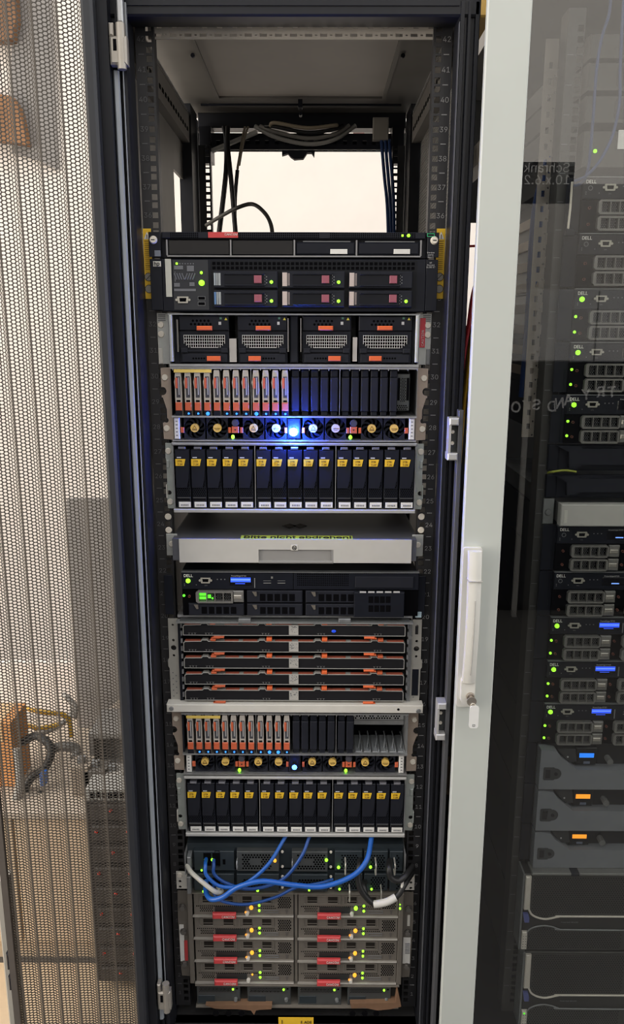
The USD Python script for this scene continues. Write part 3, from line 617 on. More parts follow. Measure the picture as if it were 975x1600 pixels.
def dpe(which, ze, nfill, lit, open_from, blue_mat):
    z = lambda f: ze[0] - (ze[0] - ze[1]) * (f - 573) / 117.0          # heights written as rows of the upper shelf
    zt, zb = ze
    up = which == 'upper'
    EI, EO, SXX = (.2142, .2330, .2262) if up else (.2172, .2376, .2300)
    fe = lambda a: EI + (a - .2228) * (EO - EI) / (.2410 - .2228)
    t = Thing('flash_shelf', '%s flash storage shelf above a row of fans, %s' % (which, 'bright blue light at its middle' if up else 'empty slots at its right end'), 'storage shelf', loc=(0, .2, zb))
    g = G().box(-EI + .0003, EI - .0003, .11, .60, zb, zt); t.part('body', g, DZINC)
    g = G().box(-EI + .0003, EI - .0003, -.021, .11, z(576.8), zt - .0008); t.part('top_rim', g, ZINC)
    g = G()
    for k in range(26): x = (SLOT + [.2214])[k] - .0084 if k < 25 else .2125; g.box(x - .0007, x + .0007, -.0205, -.016, z(579), z(576.5))
    t.part('rim_teeth', g, ZINC, kind='stuff')
    g = G().box(-EI + .0003, EI - .0003, -.0215, .11, z(652), z(649.3)); t.part('middle_rim', g, ZINC)
    g = G().box(-EI + .0003, EI - .0003, -.021, .11, zb + .0003, z(687.5)); t.part('bottom_rim', g, ZINC)
    for s in (-1, 1):
        g = G().box(s * .2135, s * (EI - .0003), -.016, .11, z(649), z(577)); t.part('bay_wall', g, PLAS if s < 0 else DZINC)
    for sx in (-.0747, .0790): g = G().box(sx - .0006, sx + .0006, -.0195, .10, z(648), z(578)); t.part('bay_divider', g, DZINC)
    zz0, zz1 = z(650 - .6), z(578.3)
    gr1 = 'orange-tipped flash drives in the %s flash shelf' % which; gr2 = 'black blank fillers in the %s flash shelf' % which
    for k in range(12): ssd(SLOT[k], zz0, zz1, 'slim grey and orange flash drive, %s from the left in the %s flash shelf' % (ORD[k], which), gr1, lit[k])
    for k in range(nfill): filler(SLOT[12 + k] + .0012, zz0, zz1, 'slim black blank filler, %s from the left in the %s flash shelf' % (ORD[k], which), gr2)
    if open_from == 23:
        a, b = .1785, .2010; g = G().box(a, b, -.012, .06, z(641), z(584), .001); pp = t.part('slot_plate', g, TEAL2)
        g = G().box(a + .001, a + .0055, -.0126, -.0119, z(625), z(590)); g.box(b - .0055, b - .001, -.0126, -.0119, z(625), z(590)); t.part('slot_shadow', g, HOLE, parent=pp, kind='stuff')
        g = G().hexes(a + .0065, b - .0065, z(627), z(589), .0030, .0010, -.0124); g.hexes(a + .001, b - .001, z(640), z(630), .0036, .0013, -.0124); t.part('plate_holes', g, HOLE, parent=pp, kind='stuff')
    else:
        x0 = SLOT[12 + nfill] - .006; g = G().box(x0, .2125, .022, .0225, z(607), z(578)); bp = t.part('backplane', g, M('backplane_grey', (.55, .56, .57), .5, .3, var=.08))
        def keep(x, zz): return (int((x - x0) / .0168) + 1) and abs(((x - x0) % .0168) - .0084) > .0012
        g = G().hexes(x0 + .001, .2085, z(603), z(579), .0052, .0019, .0216, keep); t.part('backplane_holes', g, HOLE, parent=bp, kind='stuff')
        g = G().box(x0, .2125, .018, .0215, z(612), z(604)); t.part('backplane_bar', g, ZINC, parent=bp)
        g = G().box(x0, .2125, .0525, .0530, z(649), z(612)); t.part('bay_back', g, HOLE)
        g = G()
        for k in range(6): x = x0 + .002 + k * .0165; g.box(x, x + .010, -.012, .06, z(649.3), z(648.2)); g.box(x + .011, x + .0125, -.012, .06, z(649.3), z(645))
        for k in range(6): x = x0 + .008 + k * .0165; g.tube([(x, .0, z(648)), (x + .004, .02, z(640)), (x + .004, .05, z(640))], .0013, 6, 2)
        t.part('slot_guides', g, M('clear_guides', (.38, .40, .42), .35, .5, var=.05), kind='stuff')
    # fans
    hubs = [-.1757, -.1358, -.0718, -.0322, .0331, .0726, .1362, .1757]; zc = z(669.5)
    g = G().box(-.2135, .2135, .012, .11, z(687), z(652.5)); t.part('fan_bay', g, HOLE)
    for i, x in enumerate(hubs):
        R = .0182; sq = sbox(x - .0186, z(687), x + .0186, z(652.3))
        g = G().poly(sq.difference(Point(x, zc).buffer(R, 12)), -.014, .01); fr = t.part('fan_frame', g, PLASM)
        g = G()
        for q in range(9):
            th = q * 2 * math.pi / 9 + i * .3; pts = []
            for r_, dt in ((.006, 0), (.0100, .16), (.0140, .36), (.0178, .62)): pts.append((x + r_ * math.cos(th + dt), zc + r_ * math.sin(th + dt)))
            for r_, dt in ((.0178, 1.0), (.0140, .72), (.0100, .52), (.006, .40)): pts.append((x + r_ * math.cos(th + dt), zc + r_ * math.sin(th + dt)))
            g.poly(pts, -.0085 + .0004 * q, -.006 + .0004 * q)
        t.part('fan_blades', g, FAN, parent=fr, kind='stuff')
        g = G().cyl(x, zc, .0078, -.0135, -.006, 24, .0074); hb = t.part('fan_hub', g, HUBY if i in (0, 1, 2, 6, 7) or not up else M('pale_fan_hub', (.62, .50, .32), .45, var=.04), parent=fr)  # three hubs around the upper shelf middle get a paler yellow
        g = G()
        if i % 2 == 0: g.poly(Polygon([(x - .0042, zc - .002), (x + .0042, zc - .002), (x, zc + .0048)]).difference(Polygon([(x - .0030, zc - .0012), (x + .0030, zc - .0012), (x, zc + .0034)])), -.0139, -.0134); g.box(x - .0045, x + .0045, -.0139, -.0134, zc - .0040, zc - .0028)
        else: g.text('CAUTION', .0016, x, zc - .0012, -.0139, align='c'); g.box(x - .0035, x + .0035, -.0139, -.0134, zc - .0032, zc - .0026)
        t.part('hub_print', g, M('hub_ink', (.16, .09, .02), .6, var=0), parent=fr, kind='stuff')
    for i, x in enumerate((-.1037, .1042)):
        g = G().cyl(x, z(661), .0062, -.018, .0, 20, .0055); g.ring(x, z(661), .0054, .0066, -.0155, -.012, 20); t.part('module_knob', g, M('dark_knob', (.06, .06, .075), .3, var=.05))
        g = G().box(x - .0062, x + .0062, -.017, -.012, z(677), z(666.5), .001); lt = t.part('module_latch', g, BRICK)
        g = G().poly([(x - .002, z(670.5)), (x + .002, z(670.5)), (x, z(673))], -.0175, -.0169); t.part('latch_arrow', g, INK, parent=lt)
        for dx in (-.0125, .0085): g = G().box(x + dx, x + dx + .0050, -.016, -.012, z(677), z(668), .0008); t.part('latch_wing', g, BRICK, parent=lt)
        a = x - .0045 if i == 0 else x - .0055
        g = G().sphere(a, -.0165, z(683), .0034, 1, 1.25); t.part('module_light', g, GRN)
    for s in (-1, 1):
        g = G().box(s * .1970 - .0032, s * .1970 + .0032, -.016, -.012, z(677), z(668), .0008); t.part('end_latch', g, BRICK)
        g = G().box(s * .2015, s * .2110, -.018, .01, z(686.5), z(653), .001); wl = t.part('end_label', g, WHITEL, label='upright white end label')
        g = G()
        for q in range(5): g.box(s * .2063 - .0016, s * .2063 + .0016, -.0184, -.0179, z(659 + q * 5.6), z(657.5 + q * 5.6))
        t.part('label_print', g, INKG, parent=wl, kind='stuff')
    g = G().box(-.0125, .0110, -.016, .01, z(686), z(654), .002); t.part('light_block', g, PLAS)
    g = G().box(-.005, .003, -.026, -.016, z(679), z(668), .001); t.part('light_stem', g, PLAS)
    g = G().sphere(-.0010, -.0285 if up else -.0260, z(673.5) if up else z(672), .0074 if up else .0052, .8); t.part('enclosure_light', g, blue_mat, label='large blue status light')
    for dx in (-.0175, .0135): g = G().box(dx, dx + .0050, -.016, -.012, z(677), z(668), .0008); t.part('side_tab', g, BRICK)
    for s in (-1, 1):
        q = lambda pts: [(s * fe(a), z(b)) for a, b in pts]
        o = Polygon(q([(.2228, 575), (.2410, 576), (.2408, 604), (.2408, 622), (.2390, 622), (.2330, 641), (.2330, 660), (.2405, 662), (.2400, 688), (.2228, 689)]))
        o = o.difference(Point(s * fe(.2395), z(612)).buffer(.0072)).difference(Point(s * fe(.2350), z(658)).buffer(.0045).union(sbox(min(s * fe(.2350), s * fe(.2385)), z(658), max(s * fe(.2350), s * fe(.2385)), z(650))))
        ear(t, s, zb, zt, BEIGE, outline=o, screws=(z(591), z(671)), y=-.006, sx=SXX)
    return t
dpe('upper', (Zp(573), Zp(690.3)), 11, (0, 1, 1, 2, 0, 1, 1, 1, 2, 1, 1, 1), 23, BLUS)
dpe('lower', (Zp(1113.8), Zp(1211)), 7, (0, 1, 1, 1, 1, 1, 1, 1, 1, 2, 2, 1), 19, BLUM)
def tape4(z, which):
    g = G().box(SLOT[0] - .0065, SLOT[3] + .0085, -.0222, -.0207, z - .0030, z + .0028, .0005)
    single('yellow_tape', g, YELP, 'yellow tape strip over the first four drives of the %s flash shelf' % which, 'tape')
tape4(Zp(580.5) + .0005, 'upper'); tape4(Zp(1120.5), 'lower')

# --- disk shelves (3U) with fifteen wide drives
DL = [-.2107 + .0279 * k for k in range(5)] + [-.0672 + .0277 * k for k in range(5)] + [.0757 + .0278 * k for k in range(5)]
def disk(x0, z0, z1):
    t = Thing('disk_drive', '-', 'disk drive', '-', loc=(x0, 0, z0)); h = z1 - z0; w = .0260; x1 = x0 + w
    g = G().box(x0, x1, -.019, .08, z0 + h * .005, z1 - h * .055, .0012); t.part('carrier', g, PLAS)
    g = G().box(x0 + w * .22, x1 - w * .28, -.0225, -.010, z1 - h * .055, z1 - h * .015, .001); t.part('top_catch', g, M('catch_grey', (.13, .13, .15), .4, .2, var=.05))
    g = G().poly([(x0 + .0004, z1 - h * .065), (x1 - .0008, z1 - h * .065), (x1 - .0010, z1 - h * .28), (x1 - .0030, z0 + h * .48), (x1 - .0068, z0 + h * .335), (x0 + .0004, z0 + h * .335)], -.0222, -.0188); t.part('lever', g, M('lever_black', (.0150, .0165, .0235), .34, var=.08, spec=.22))
    g = G().poly([(x0 + .0005, z1 - h * .205), (x0 + w * .71, z1 - h * .205), (x0 + w * .60, z1 - h * .315), (x0 + .0005, z1 - h * .315)], -.0229, -.0221); lb = t.part('yellow_label', g, YEL)
    g = G().text('2TB', .0032, x0 + w * .17, z1 - h * .254, -.0232, maxw=w * .4); g.text('7.2K', .0032, x0 + w * .17, z1 - h * .302, -.0232, maxw=w * .36); t.part('label_print', g, M('brown_ink', ()), parent=lb, kind='stuff')
    g = G().box(x0 + w * .12, x0 + w * .42, -.0229, -.0221, z1 - h * .192, z1 - h * .172); t.part('print_line', g, INKW)
    def keep(x, z): return x > x1 - .0085 - (z1 - z) * .0 or z < z0 + h * .30
    g = G().hexes(x0 + .001, x1 - .001, z0 + h * .195, z0 + h * .335, .0036, .0012, -.0193); g.hexes(x1 - .0062, x1 - .001, z0 + h * .34, z0 + h * .44, .0032, .0011, -.0193); t.part('vent_holes', g, HOLE, kind='stuff')
    g = G().box(x0 + .001, x1 - .001, -.0205, -.0188, z0 + h * .115, z0 + h * .175, .001); t.part('foot_ridge', g, GLOSSB)
    g = G().box(x0 + w * .14, x1 - .0010, -.0205, -.0188, z0 + h * .015, z0 + h * .105, .0006); wl = t.part('white_label', g, WHITEL)
    g = G()
    for q in range(5): g.box(x0 + w * .30 + q * w * .11, x0 + w * .36 + q * w * .11, -.0209, -.0204, z0 + h * .040, z0 + h * .068)
    t.part('number_print', g, INKG, parent=wl, kind='stuff')
    return t
first_disk = None
for which, py0, py1, bx in (('upper', 691.5, 801, .2160), ('lower', 1213.3, 1306, .2165)):
    zt, zb = Zp(py0), Zp(py1); h = zt - zb
    EO, SXX = (.2305, .2250) if which == 'upper' else (.2345, .2285); fe = lambda a: bx + .0005 + (a - .2205) * (EO - bx - .0005) / (.2405 - .2205)
    t = Thing('disk_shelf', 'three-unit disk shelf with pale steel rims and fifteen black drives, the %s of two' % which, 'storage shelf', loc=(0, .2, zb))
    g = G().box(-bx, bx, .10, .60, zb, zt); t.part('body', g, DZINC)
    g = G().box(-bx, bx, -.022, .10, zt - h * .045, zt - .0006, .001); t.part('top_rim', g, ZINC if which == 'upper' else M('pale_rim', (.45, .45, .44), .45, .2, var=.05))
    g = G().box(-bx, bx, -.024, .10, zb, zb + h * .050, .001); t.part('bottom_rim', g, M('pale_rim', (.45, .45, .44), .45, .2, var=.05))
    for sx in (-.0696, .0733): g = G().box(sx - .0008, sx + .0008, -.020, .10, zb + h * .06, zt - h * .05); t.part('bay_divider', g, ZINC)
    for s in (-1, 1):
        g = G().box(s * (bx - .0025), s * bx, -.019, .10, zb + h * .05, zt - h * .045); t.part('side_wall', g, DZINC)
        o = [(s * fe(.2205), zt - .0035), (s * fe(.2395), zt - .0035), (s * fe(.2405), zt - .030), (s * fe(.2385), zt - .036), (s * fe(.2385), zb + .050), (s * fe(.2405), zb + .046), (s * fe(.2405), zb + .014), (s * fe(.2385), zb + .004), (s * fe(.2205), zb + .004)]
        o = Polygon(o).difference(Point(s * fe(.2345), zb + .033).buffer(.0042))
        e = ear(t, s, zb, zt, M('green_grey_ear', (.46, .50, .48), .45, .3, var=.12), outline=o, screws=(zt - .018, zb + .016), y=-.006, sx=SXX)
        g = G().box(s * fe(.2310), s * fe(.2385), -.0085, -.0055, zt - .048, zt - .034, .0008); t.part('ear_tab', g, M('green_grey_ear', ()), parent=e)
        g = G().box(s * fe(.2385), s * fe(.2412), -.0115, -.0035, zb + .024, zb + .048, .0008); t.part('ear_hook', g, CREAM if s < 0 else M('green_grey_ear', ()), parent=e)
    z0, z1 = zb + h * .058, zt - h * .05
    for k in range(15):
        lab = 'black disk drive with a yellow label, %s from the left in the %s disk shelf' % (ORD[k], which)
        gp = 'drives of the %s disk shelf' % which
        if first_disk is None:
            first_disk = disk(DL[0], z0, z1); first_disk.prim.SetCustomDataByKey('label', lab); first_disk.prim.SetCustomDataByKey('group', gp)
        else: first_disk.copy((DL[k], 0, z0), lab, gp)

# --- keyboard drawer
zt, zb = Zp(843, -.035), Zp(879.5, -.035); X0, X1 = Xp(280, 860, -.035), Xp(643, 860, -.035)
t = Thing('keyboard_drawer', 'pale grey keyboard and monitor drawer with a lime tape note, below the upper disk shelf', 'console drawer', loc=(0, .2, zb))
g = G().box(-.2195, .2195, -.0313, .50, zb + .003, zt - .0008); t.part('tray', g, M('tray_black', (.085, .088, .105), .35, var=.12, scale=15))
nx0, nx1, nz0, nz1 = Xp(404, 867, -.035), Xp(521, 867, -.035), Zp(877, -.035), Zp(859, -.035)
g = G().poly(sbox(X0, zb, X1, zt).difference(sbox(nx0, zb - .01, nx1, nz1)), -.035, -.0315); fp = t.part('front', g, GREYP)
g = G().box(nx0, nx1, -.0355, -.0315, zb - .0012, zb + .0035, .001); g.box(nx0, nx1, -.0320, -.0314, zb, nz1); g.box(nx1 - .0035, nx1, -.0348, -.0318, zb, nz1); t.part('grip', g, M('grip_shaded', (.27, .265, .26), .45, var=.03), parent=fp)  # darker grey paints the shading inside the grip notch
a = P(460, 856.5, -.0355); g = G().box(a[0] - .0062, a[0] + .0062, -.0356, -.0349, a[2] - .0044, a[2] + .0058, .0003); bd = t.part('badge', g, CREAM, parent=fp)
g = G().ring(a[0], a[2] + .0007, .0030, .0042, -.0359, -.0355, 20); g.text('hp', .0034, a[0], a[2] - .0008, -.0359, align='c', bold=True); t.part('badge_print', g, INK, parent=fp, kind='stuff')
zt2 = zt - .0008
p = PZh(374, 845.5, zt2 + .0008); q = PZh(552, 845.5, zt2 + .0008); r = PZh(374, 838.3, zt2)
g = G().box(p[0], q[0], -.0300, -.0300 + .0235, zt2, zt2 + .0006); tp = t.part('note_tape', g, YGRN, label='lime tape reading Bitte nicht abdrehen')
tm = text('Bitte nicht abdrehen!', .0155, .0004, True); tw = tm.bounds[1, 0] - tm.bounds[0, 0]; tm.vertices[:, 0] *= (q[0] - p[0] - .008) / tw
g = G().mesh(tm, (p[0] + .004, -.0262, zt2 + .0006)); t.part('note_print', g, INK, parent=tp)
def dia(x, y, w, h): return [(x, y - h), (x + w, y), (x, y + h), (x - w, y)]
pp = PZh(462, 822, zt2); g = G().zpoly(dia(pp[0] - .012, pp[1], .014, .018), zt2, zt2 + .0006); g.zpoly(dia(pp[0] + .008, pp[1], .014, .018), zt2, zt2 + .0006); t.part('lid_mark', g, GLOSSB, label='glossy black emblem on the lid')
for s in (-1, 1):
    e = ear(t, s, Zp(872), Zp(838), M('pale_ear', ()), screws=(Zp(854),), y=-.006, inner=.2150, w=.2350, sx=.2252)
    g = G(); 
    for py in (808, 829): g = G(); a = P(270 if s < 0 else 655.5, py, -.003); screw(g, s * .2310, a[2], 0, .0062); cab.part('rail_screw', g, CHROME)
    g = G().box(s * .2198, s * .2228, .0, .30, zb + .002, zt - .002); t.part('slide_rail', g, DZINC)

# --- black server with a lit display (shared builder, also used in the neighbour cabinet)
def dell(xL, zt, label, group=None, lit=True, lcd='full', drives=(1, 0), drv_lit=(1, 0), width=.434, yf=YF, only=None, right=True, srv=None, slope=.0):
    h = .0866; zb = zt - h; X = lambda d: xL + d
    t = Thing('rack_server', label, 'server', group, loc=(xL + width / 2, .2, zb))
    g = G().box(xL, xL + width - .004, yf + .010, .62, zb, zt - .0004); t.part('body', g, PLAS)
    g = G().box(xL, xL + width, yf - .001, yf + .0098, zt - .0016, zt - .0001); t.part('top_edge', g, M('edge_grey', (.22, .23, .24), .45, .4, var=.05))
    g = G().box(xL, xL + .205, yf, yf + .0095, zt - .0345, zt - .0018, .0012); cp = t.part('control_panel', g, PLAS)
    g = G().text('DELL', .0052, X(.0045), zt - .0105, yf - .0003, bold=True, maxw=.0165); t.part('maker_print', g, M('maker_paint', (.80, .79, .76), .5, var=0))
    g = G()
    for d, zz in ((.0052, .027), (.0052, .024), (.0268, .0255)): g.disc(X(d), zt - zz, .0011, yf - .0003)
    for q in range(3): g.disc(X(.0658 + q * .0068), zt - .0150, .0013, yf - .0003, 6)
    g.text('101', .0022, X(.0445), zt - .0275, yf - .0003, align='c'); t.part('panel_print', g, INKG, kind='stuff')
    if lit: g = G().sphere(X(.0120), yf - .0006, zt - .0178, .0046); t.part('power_light', g, GRN)
    else: g = G().ring(X(.0120), zt - .0178, .0028, .0040, yf - .0005, yf); t.part('power_button', g, INKG)
    vga(t, 0, 0, yf, w=.0225, at=(X(.0440), 0, zt - .0168), parent=None)
    if lcd:
        g = G().text('PowerEdge R720', .0024, X(.0915), zt - .0093, yf - .0003, maxw=.034); t.part('model_print', g, INKW)
    g = G().box(X(.0880), X(.1290), yf - .0010, yf + .001, zt - .0262, zt - .0105, .0008); lp = t.part('display', g, GLOSSB)
    if lcd == 'full':
        g = G().box(X(.0900), X(.1270), yf - .0015, yf - .0008, zt - .0200, zt - .0112); t.part('screen', g, LCD, parent=lp, label='lit blue display')
        g = G().box(X(.0905), X(.1265), yf - .0018, yf - .0014, zt - .0160, zt - .0142); t.part('screen_text', g, LCDP, parent=lp)
        g = G().box(X(.0985), X(.1165), yf - .0015, yf - .0008, zt - .0232, zt - .0220); t.part('display_button', g, LCD, parent=lp)
    elif lcd: g = G().box(X(.1050), X(.1190), yf - .0015, yf - .0008, zt - .0232, zt - .0208); t.part('display_button', g, LCDP, parent=lp)
    g = G().box(X(.1330), X(.1350), yf - .0006, yf + .001, zt - .031, zt - .012); t.part('panel_seam', g, INKG)
    # upper right half: slots, vents, pull-out tab
    g = G().box(xL + .2055, xL + width, yf, yf + .0095, zt - .0345, zt - .0018, .0012); vp = t.part('vent_panel', g, PLAS)
    g = G()
    for q in range(2): g.box(X(.1500 + q * .026), X(.1640 + q * .026), yf - .0006, yf + .0002, zt - .0225, zt - .0210); g.box(X(.1500 + q * .026), X(.1640 + q * .026), yf - .0005, yf, zt - .0175, zt - .0168)
    g.box(X(.1640), X(.1675), yf - .0006, yf, zt - .0130, zt - .0090); t.part('card_slots', g, M('slot_grey', (.30, .30, .29), .4, .4, var=.05), kind='stuff')
    g = G()
    for i in range(28):
        for j in range(6): g.box(X(.2120 + i * .0034), X(.2142 + i * .0034), yf - .0002, yf, zt - .0062 - j * .0040, zt - .0040 - j * .0040)
    for i in range(60): g.box(X(.2120 + i * .0034), X(.2138 + i * .0034), yf - .0002, yf, zt - .0032, zt - .0020)
    t.part('vent_openings', g, HOLE, parent=vp, kind='stuff')
    for (d0, d1) in ((.318, .425),): g = G().box(X(d0), X(d1), yf - .0022, yf, zt - .030, zt - .008, .001); t.part('label_tab', g, PLASM)
    # drive bays: two rows of four
    g = G().box(xL, xL + width, yf + .0035, yf + .0098, zb + .0008, zt - .0350); t.part('bay_shadow', g, HOLE)
    for r_ in range(2):
        zc = zt - (.0475 if r_ == 0 else .0730)
        for c in range(3):
            x0 = X(.0095 + c * .108); full = drives[r_] if c == 0 else (drives[r_] if only is None else 0)
            if c > 0 and not full or not drives[r_]:
                g = G().box(x0 + .002, x0 + .104, yf - .002, yf + .0035, zc - .0115, zc + .0115, .0015); bl = t.part('blank_bay', g, PLASM)
                g = G()
                for q in range(5): g.box(x0 + .026 + q * .0135, x0 + .0360 + q * .0135, yf - .0024, yf - .0018, zc - .0078, zc + .0055)
                t.part('blank_recess', g, HOLE, parent=bl, kind='stuff')
                g = G().poly([(x0 + .012, zc + .010), (x0 + .020, zc + .010), (x0 + .0205, zc + .002), (x0 + .017, zc + .0015)], yf - .0040, yf - .002); t.part('blank_catch', g, M('brass_grey', (.20, .18, .155), .4, .4, var=.05), parent=bl)
                continue
            cx0 = x0 + .0165; cx1 = cx0 + .0690
            o = Polygon([(cx0, zc - .0085), (cx0 + .004, zc - .0115), (cx1 - .001, zc - .0115), (cx1 - .001, zc + .0115), (cx0 + .004, zc + .0115), (cx0, zc + .0085)]) if only is not None else Polygon([(cx0, zc - .0080), (cx0 + .0035, zc - .0115), (cx1 - .0045, zc - .0115), (cx1 - .001, zc - .0075), (cx1 - .001, zc + .0075), (cx1 - .0045, zc + .0115), (cx0 + .0035, zc + .0115), (cx0, zc + .0080)])
            cells = [sbox(cx0 + .0055 + q * .0152, zc - .0082, cx0 + .0190 + q * .0152, zc + .0082) for q in range(4)]
            g = G().poly(o.difference(unary_union(cells)), yf - .0060, yf + .003); ca = t.part('drive_carrier', g, M('carrier_steel', (.21, .205, .195), .4, .3, var=.06), label='metal drive carrier')
            g = G()
            for q in range(4): g.hexes(cx0 + .0058 + q * .0152, cx0 + .0188 + q * .0152, zc - .0078, zc + .0080, .0031, .0011, yf + .0022)
            t.part('carrier_mesh', g, INKG, parent=ca, kind='stuff')
            if drv_lit[r_] and c == 0 and only is not None:
                g = G().box(cx0 + .006, cx0 + .0185, yf - .0005, yf + .001, zc + .001, zc + .0075); g.box(cx0 + .006, cx0 + .0185, yf - .0005, yf + .001, zc - .0060, zc - .0008); t.part('carrier_light', g, GRND, parent=ca, kind='stuff')
                g = G().box(cx0 + .0215, cx0 + .027, yf - .0005, yf + .001, zc - .004, zc + .003); g.sphere(cx0 + .030, yf, zc - .004, .002); t.part('carrier_glow', g, GRND, parent=ca, kind='stuff')
            g = G().box(cx1 - .001, cx1 + .0185, yf - .0045, yf + .002, zc - .0105, zc + .0115, .0015); lv = t.part('drive_lever', g, M('carrier_steel', ()), parent=ca)
            g = G().box(cx1 + .0005, cx1 + .0150, yf - .0062, yf - .0044, zc - .0035, zc + .0040, .0012); t.part('lever_button', g, M('lever_bright', (.52, .49, .44), .3, .6, var=.05), parent=ca)
            g = G().ring(x0 - .0005 + .0042, zc - .0008, .0016, .0024, yf - .0004, yf + .0036, 12); t.part('drive_mark', g, M('rust_mark', (.20, .07, .05), .5, var=0), parent=ca)
            if drv_lit[r_] and c == 0: g = G().sphere(x0 - .0060, yf - .0006, zc + .0012, .0027); t.part('drive_light', g, GRN if only is None else GRND, parent=ca)
    return t, zb
xL = Xp(284.5, 930); zt = Zp(893.5)
t, zb = dell(xL, zt, 'black server with a lit blue display, between keyboard drawer and five-sled shelf', drives=(1, 0), drv_lit=(1, 0), only=1, width=.4350)
for s in (-1, 1):
    ear(t, s, zb, zt - .010, PLAS, y=-.012, inner=.2255)
g = Bp(G(), 649, 956, 658.5, 965, -.0126, -.0119); lb = t.part('asset_label', g, M('pale_blue_label', (.42, .55, .62), .5, var=.04))
# right-hand bay with a cage
x0, x1 = Xp(553, 940), Xp(631, 940); g = G().box(x0, x1, YF - .008, YF + .003, zb + .002, zt - .0365, .001); cg = t.part('drive_cage', g, PLAS)
g = G()
for k in range(5): a, b = P(562 + k * 13.2, 924.5, YF - .009), P(572 + k * 13.2, 926.5, YF - .009); g.box(a[0], b[0], YF - .009, YF - .0078, b[2], a[2] + .0006)
t.part('cage_clips', g, INKW, parent=cg, kind='stuff')
g = G()
for r_ in range(2):
    for k in range(4): a, b = P(576 + k * 9, 932 + r_ * 14, YF - .0084), P(583 + k * 9, 942 + r_ * 14, YF - .0084); g.box(a[0], b[0], YF - .0084, YF - .0079, b[2], a[2])
t.part('cage_openings', g, HOLE, parent=cg, kind='stuff')

# --- five-sled storage (4U)
zt, zb = Zp(963.8), Zp(1101.5)
t = Thing('sled_shelf', 'four-unit steel storage shelf stacked with five flat black drive sleds and orange tabs', 'storage shelf', loc=(0, .2, zb))
g = G().box(-.219, .219, .10, .60, zb, zt - .001); t.part('body', g, DZINC)
g = G().box(-.219, .219, -.010, .10, Zp(968), zt - .0005); g.box(-.2195, .2195, -.026, -.010, Zp(975, -.026), Zp(972.5, -.026)); t.part('top_cover', g, ZINC)
g = G().box(-.213, .213, -.022, -.010, Zp(972, -.022), Zp(969.5, -.022)); t.part('cover_step', g, TEAL2)
for px in (382, 538.5): a, b = P(px - 9.5, 967.5, -.028), P(px + 9.5, 973.5, -.028); g = G().box(a[0], b[0], -.028, -.018, b[2], a[2], .001); t.part('cover_latch', g, DZINC)
g = G().box(-.219, .219, -.024, .10, zb + .0002, zb + .0030); t.part('bottom_plate', g, ZINC)
for s in (-1, 1):
    g = G().box(s * .2125, s * .219, -.012, .10, zb + .003, Zp(975)); t.part('side_wall', g, PLAS if s < 0 else DZINC)
    e = Polygon([(s * .2195, zb + .004), (s * .2195, Zp(971)), (s * .2375, Zp(971)), (s * .2380, Zp(1033)), (s * .2405, Zp(1036)), (s * .2405, Zp(1046)), (s * .2380, Zp(1049)), (s * .2375, zb + .005)])
    hol = [Point(s * .2290, Zp(q)).buffer(r_) for q, r_ in ((981, .0022), (1005, .0026), (1017, .0052), (1029, .0024))]
    er = ear(t, s, zb, zt, M('sled_ear', (.40, .39, .36), .5, .2, var=.06), outline=e.difference(unary_union(hol)), y=-.008, label='pale steel mounting ear with round holes')
    g = G()
    for k in range(9): g.disc(s * .2290 + (.003 if k % 2 else -.003), Zp(1056 + k * 4.6), .0014, -.0083)
    t.part('ear_dots', g, INKG, parent=er, kind='stuff')
    if s > 0:
        g = G().box(.2255, .2310, -.0086, -.0079, Zp(994), Zp(981)); t.part('ear_code', g, INK, parent=er)
        g = G().box(.2225, .2345, -.0088, -.0079, Zp(1090), Zp(1049)); t.part('ear_plate', g, PLAS, parent=er)
    g = G()
    for k in range(10): g.box(s * .2100, s * .2135, -.0165, -.012, Zp(983 + k * 12), Zp(976.5 + k * 12))
    t.part('side_springs', g, INKG, kind='stuff')
xa, xb = Xp(287.5, 1030), Xp(632, 1030)
pitch = (Zp(976) - Zp(1078)) / 4; first = None
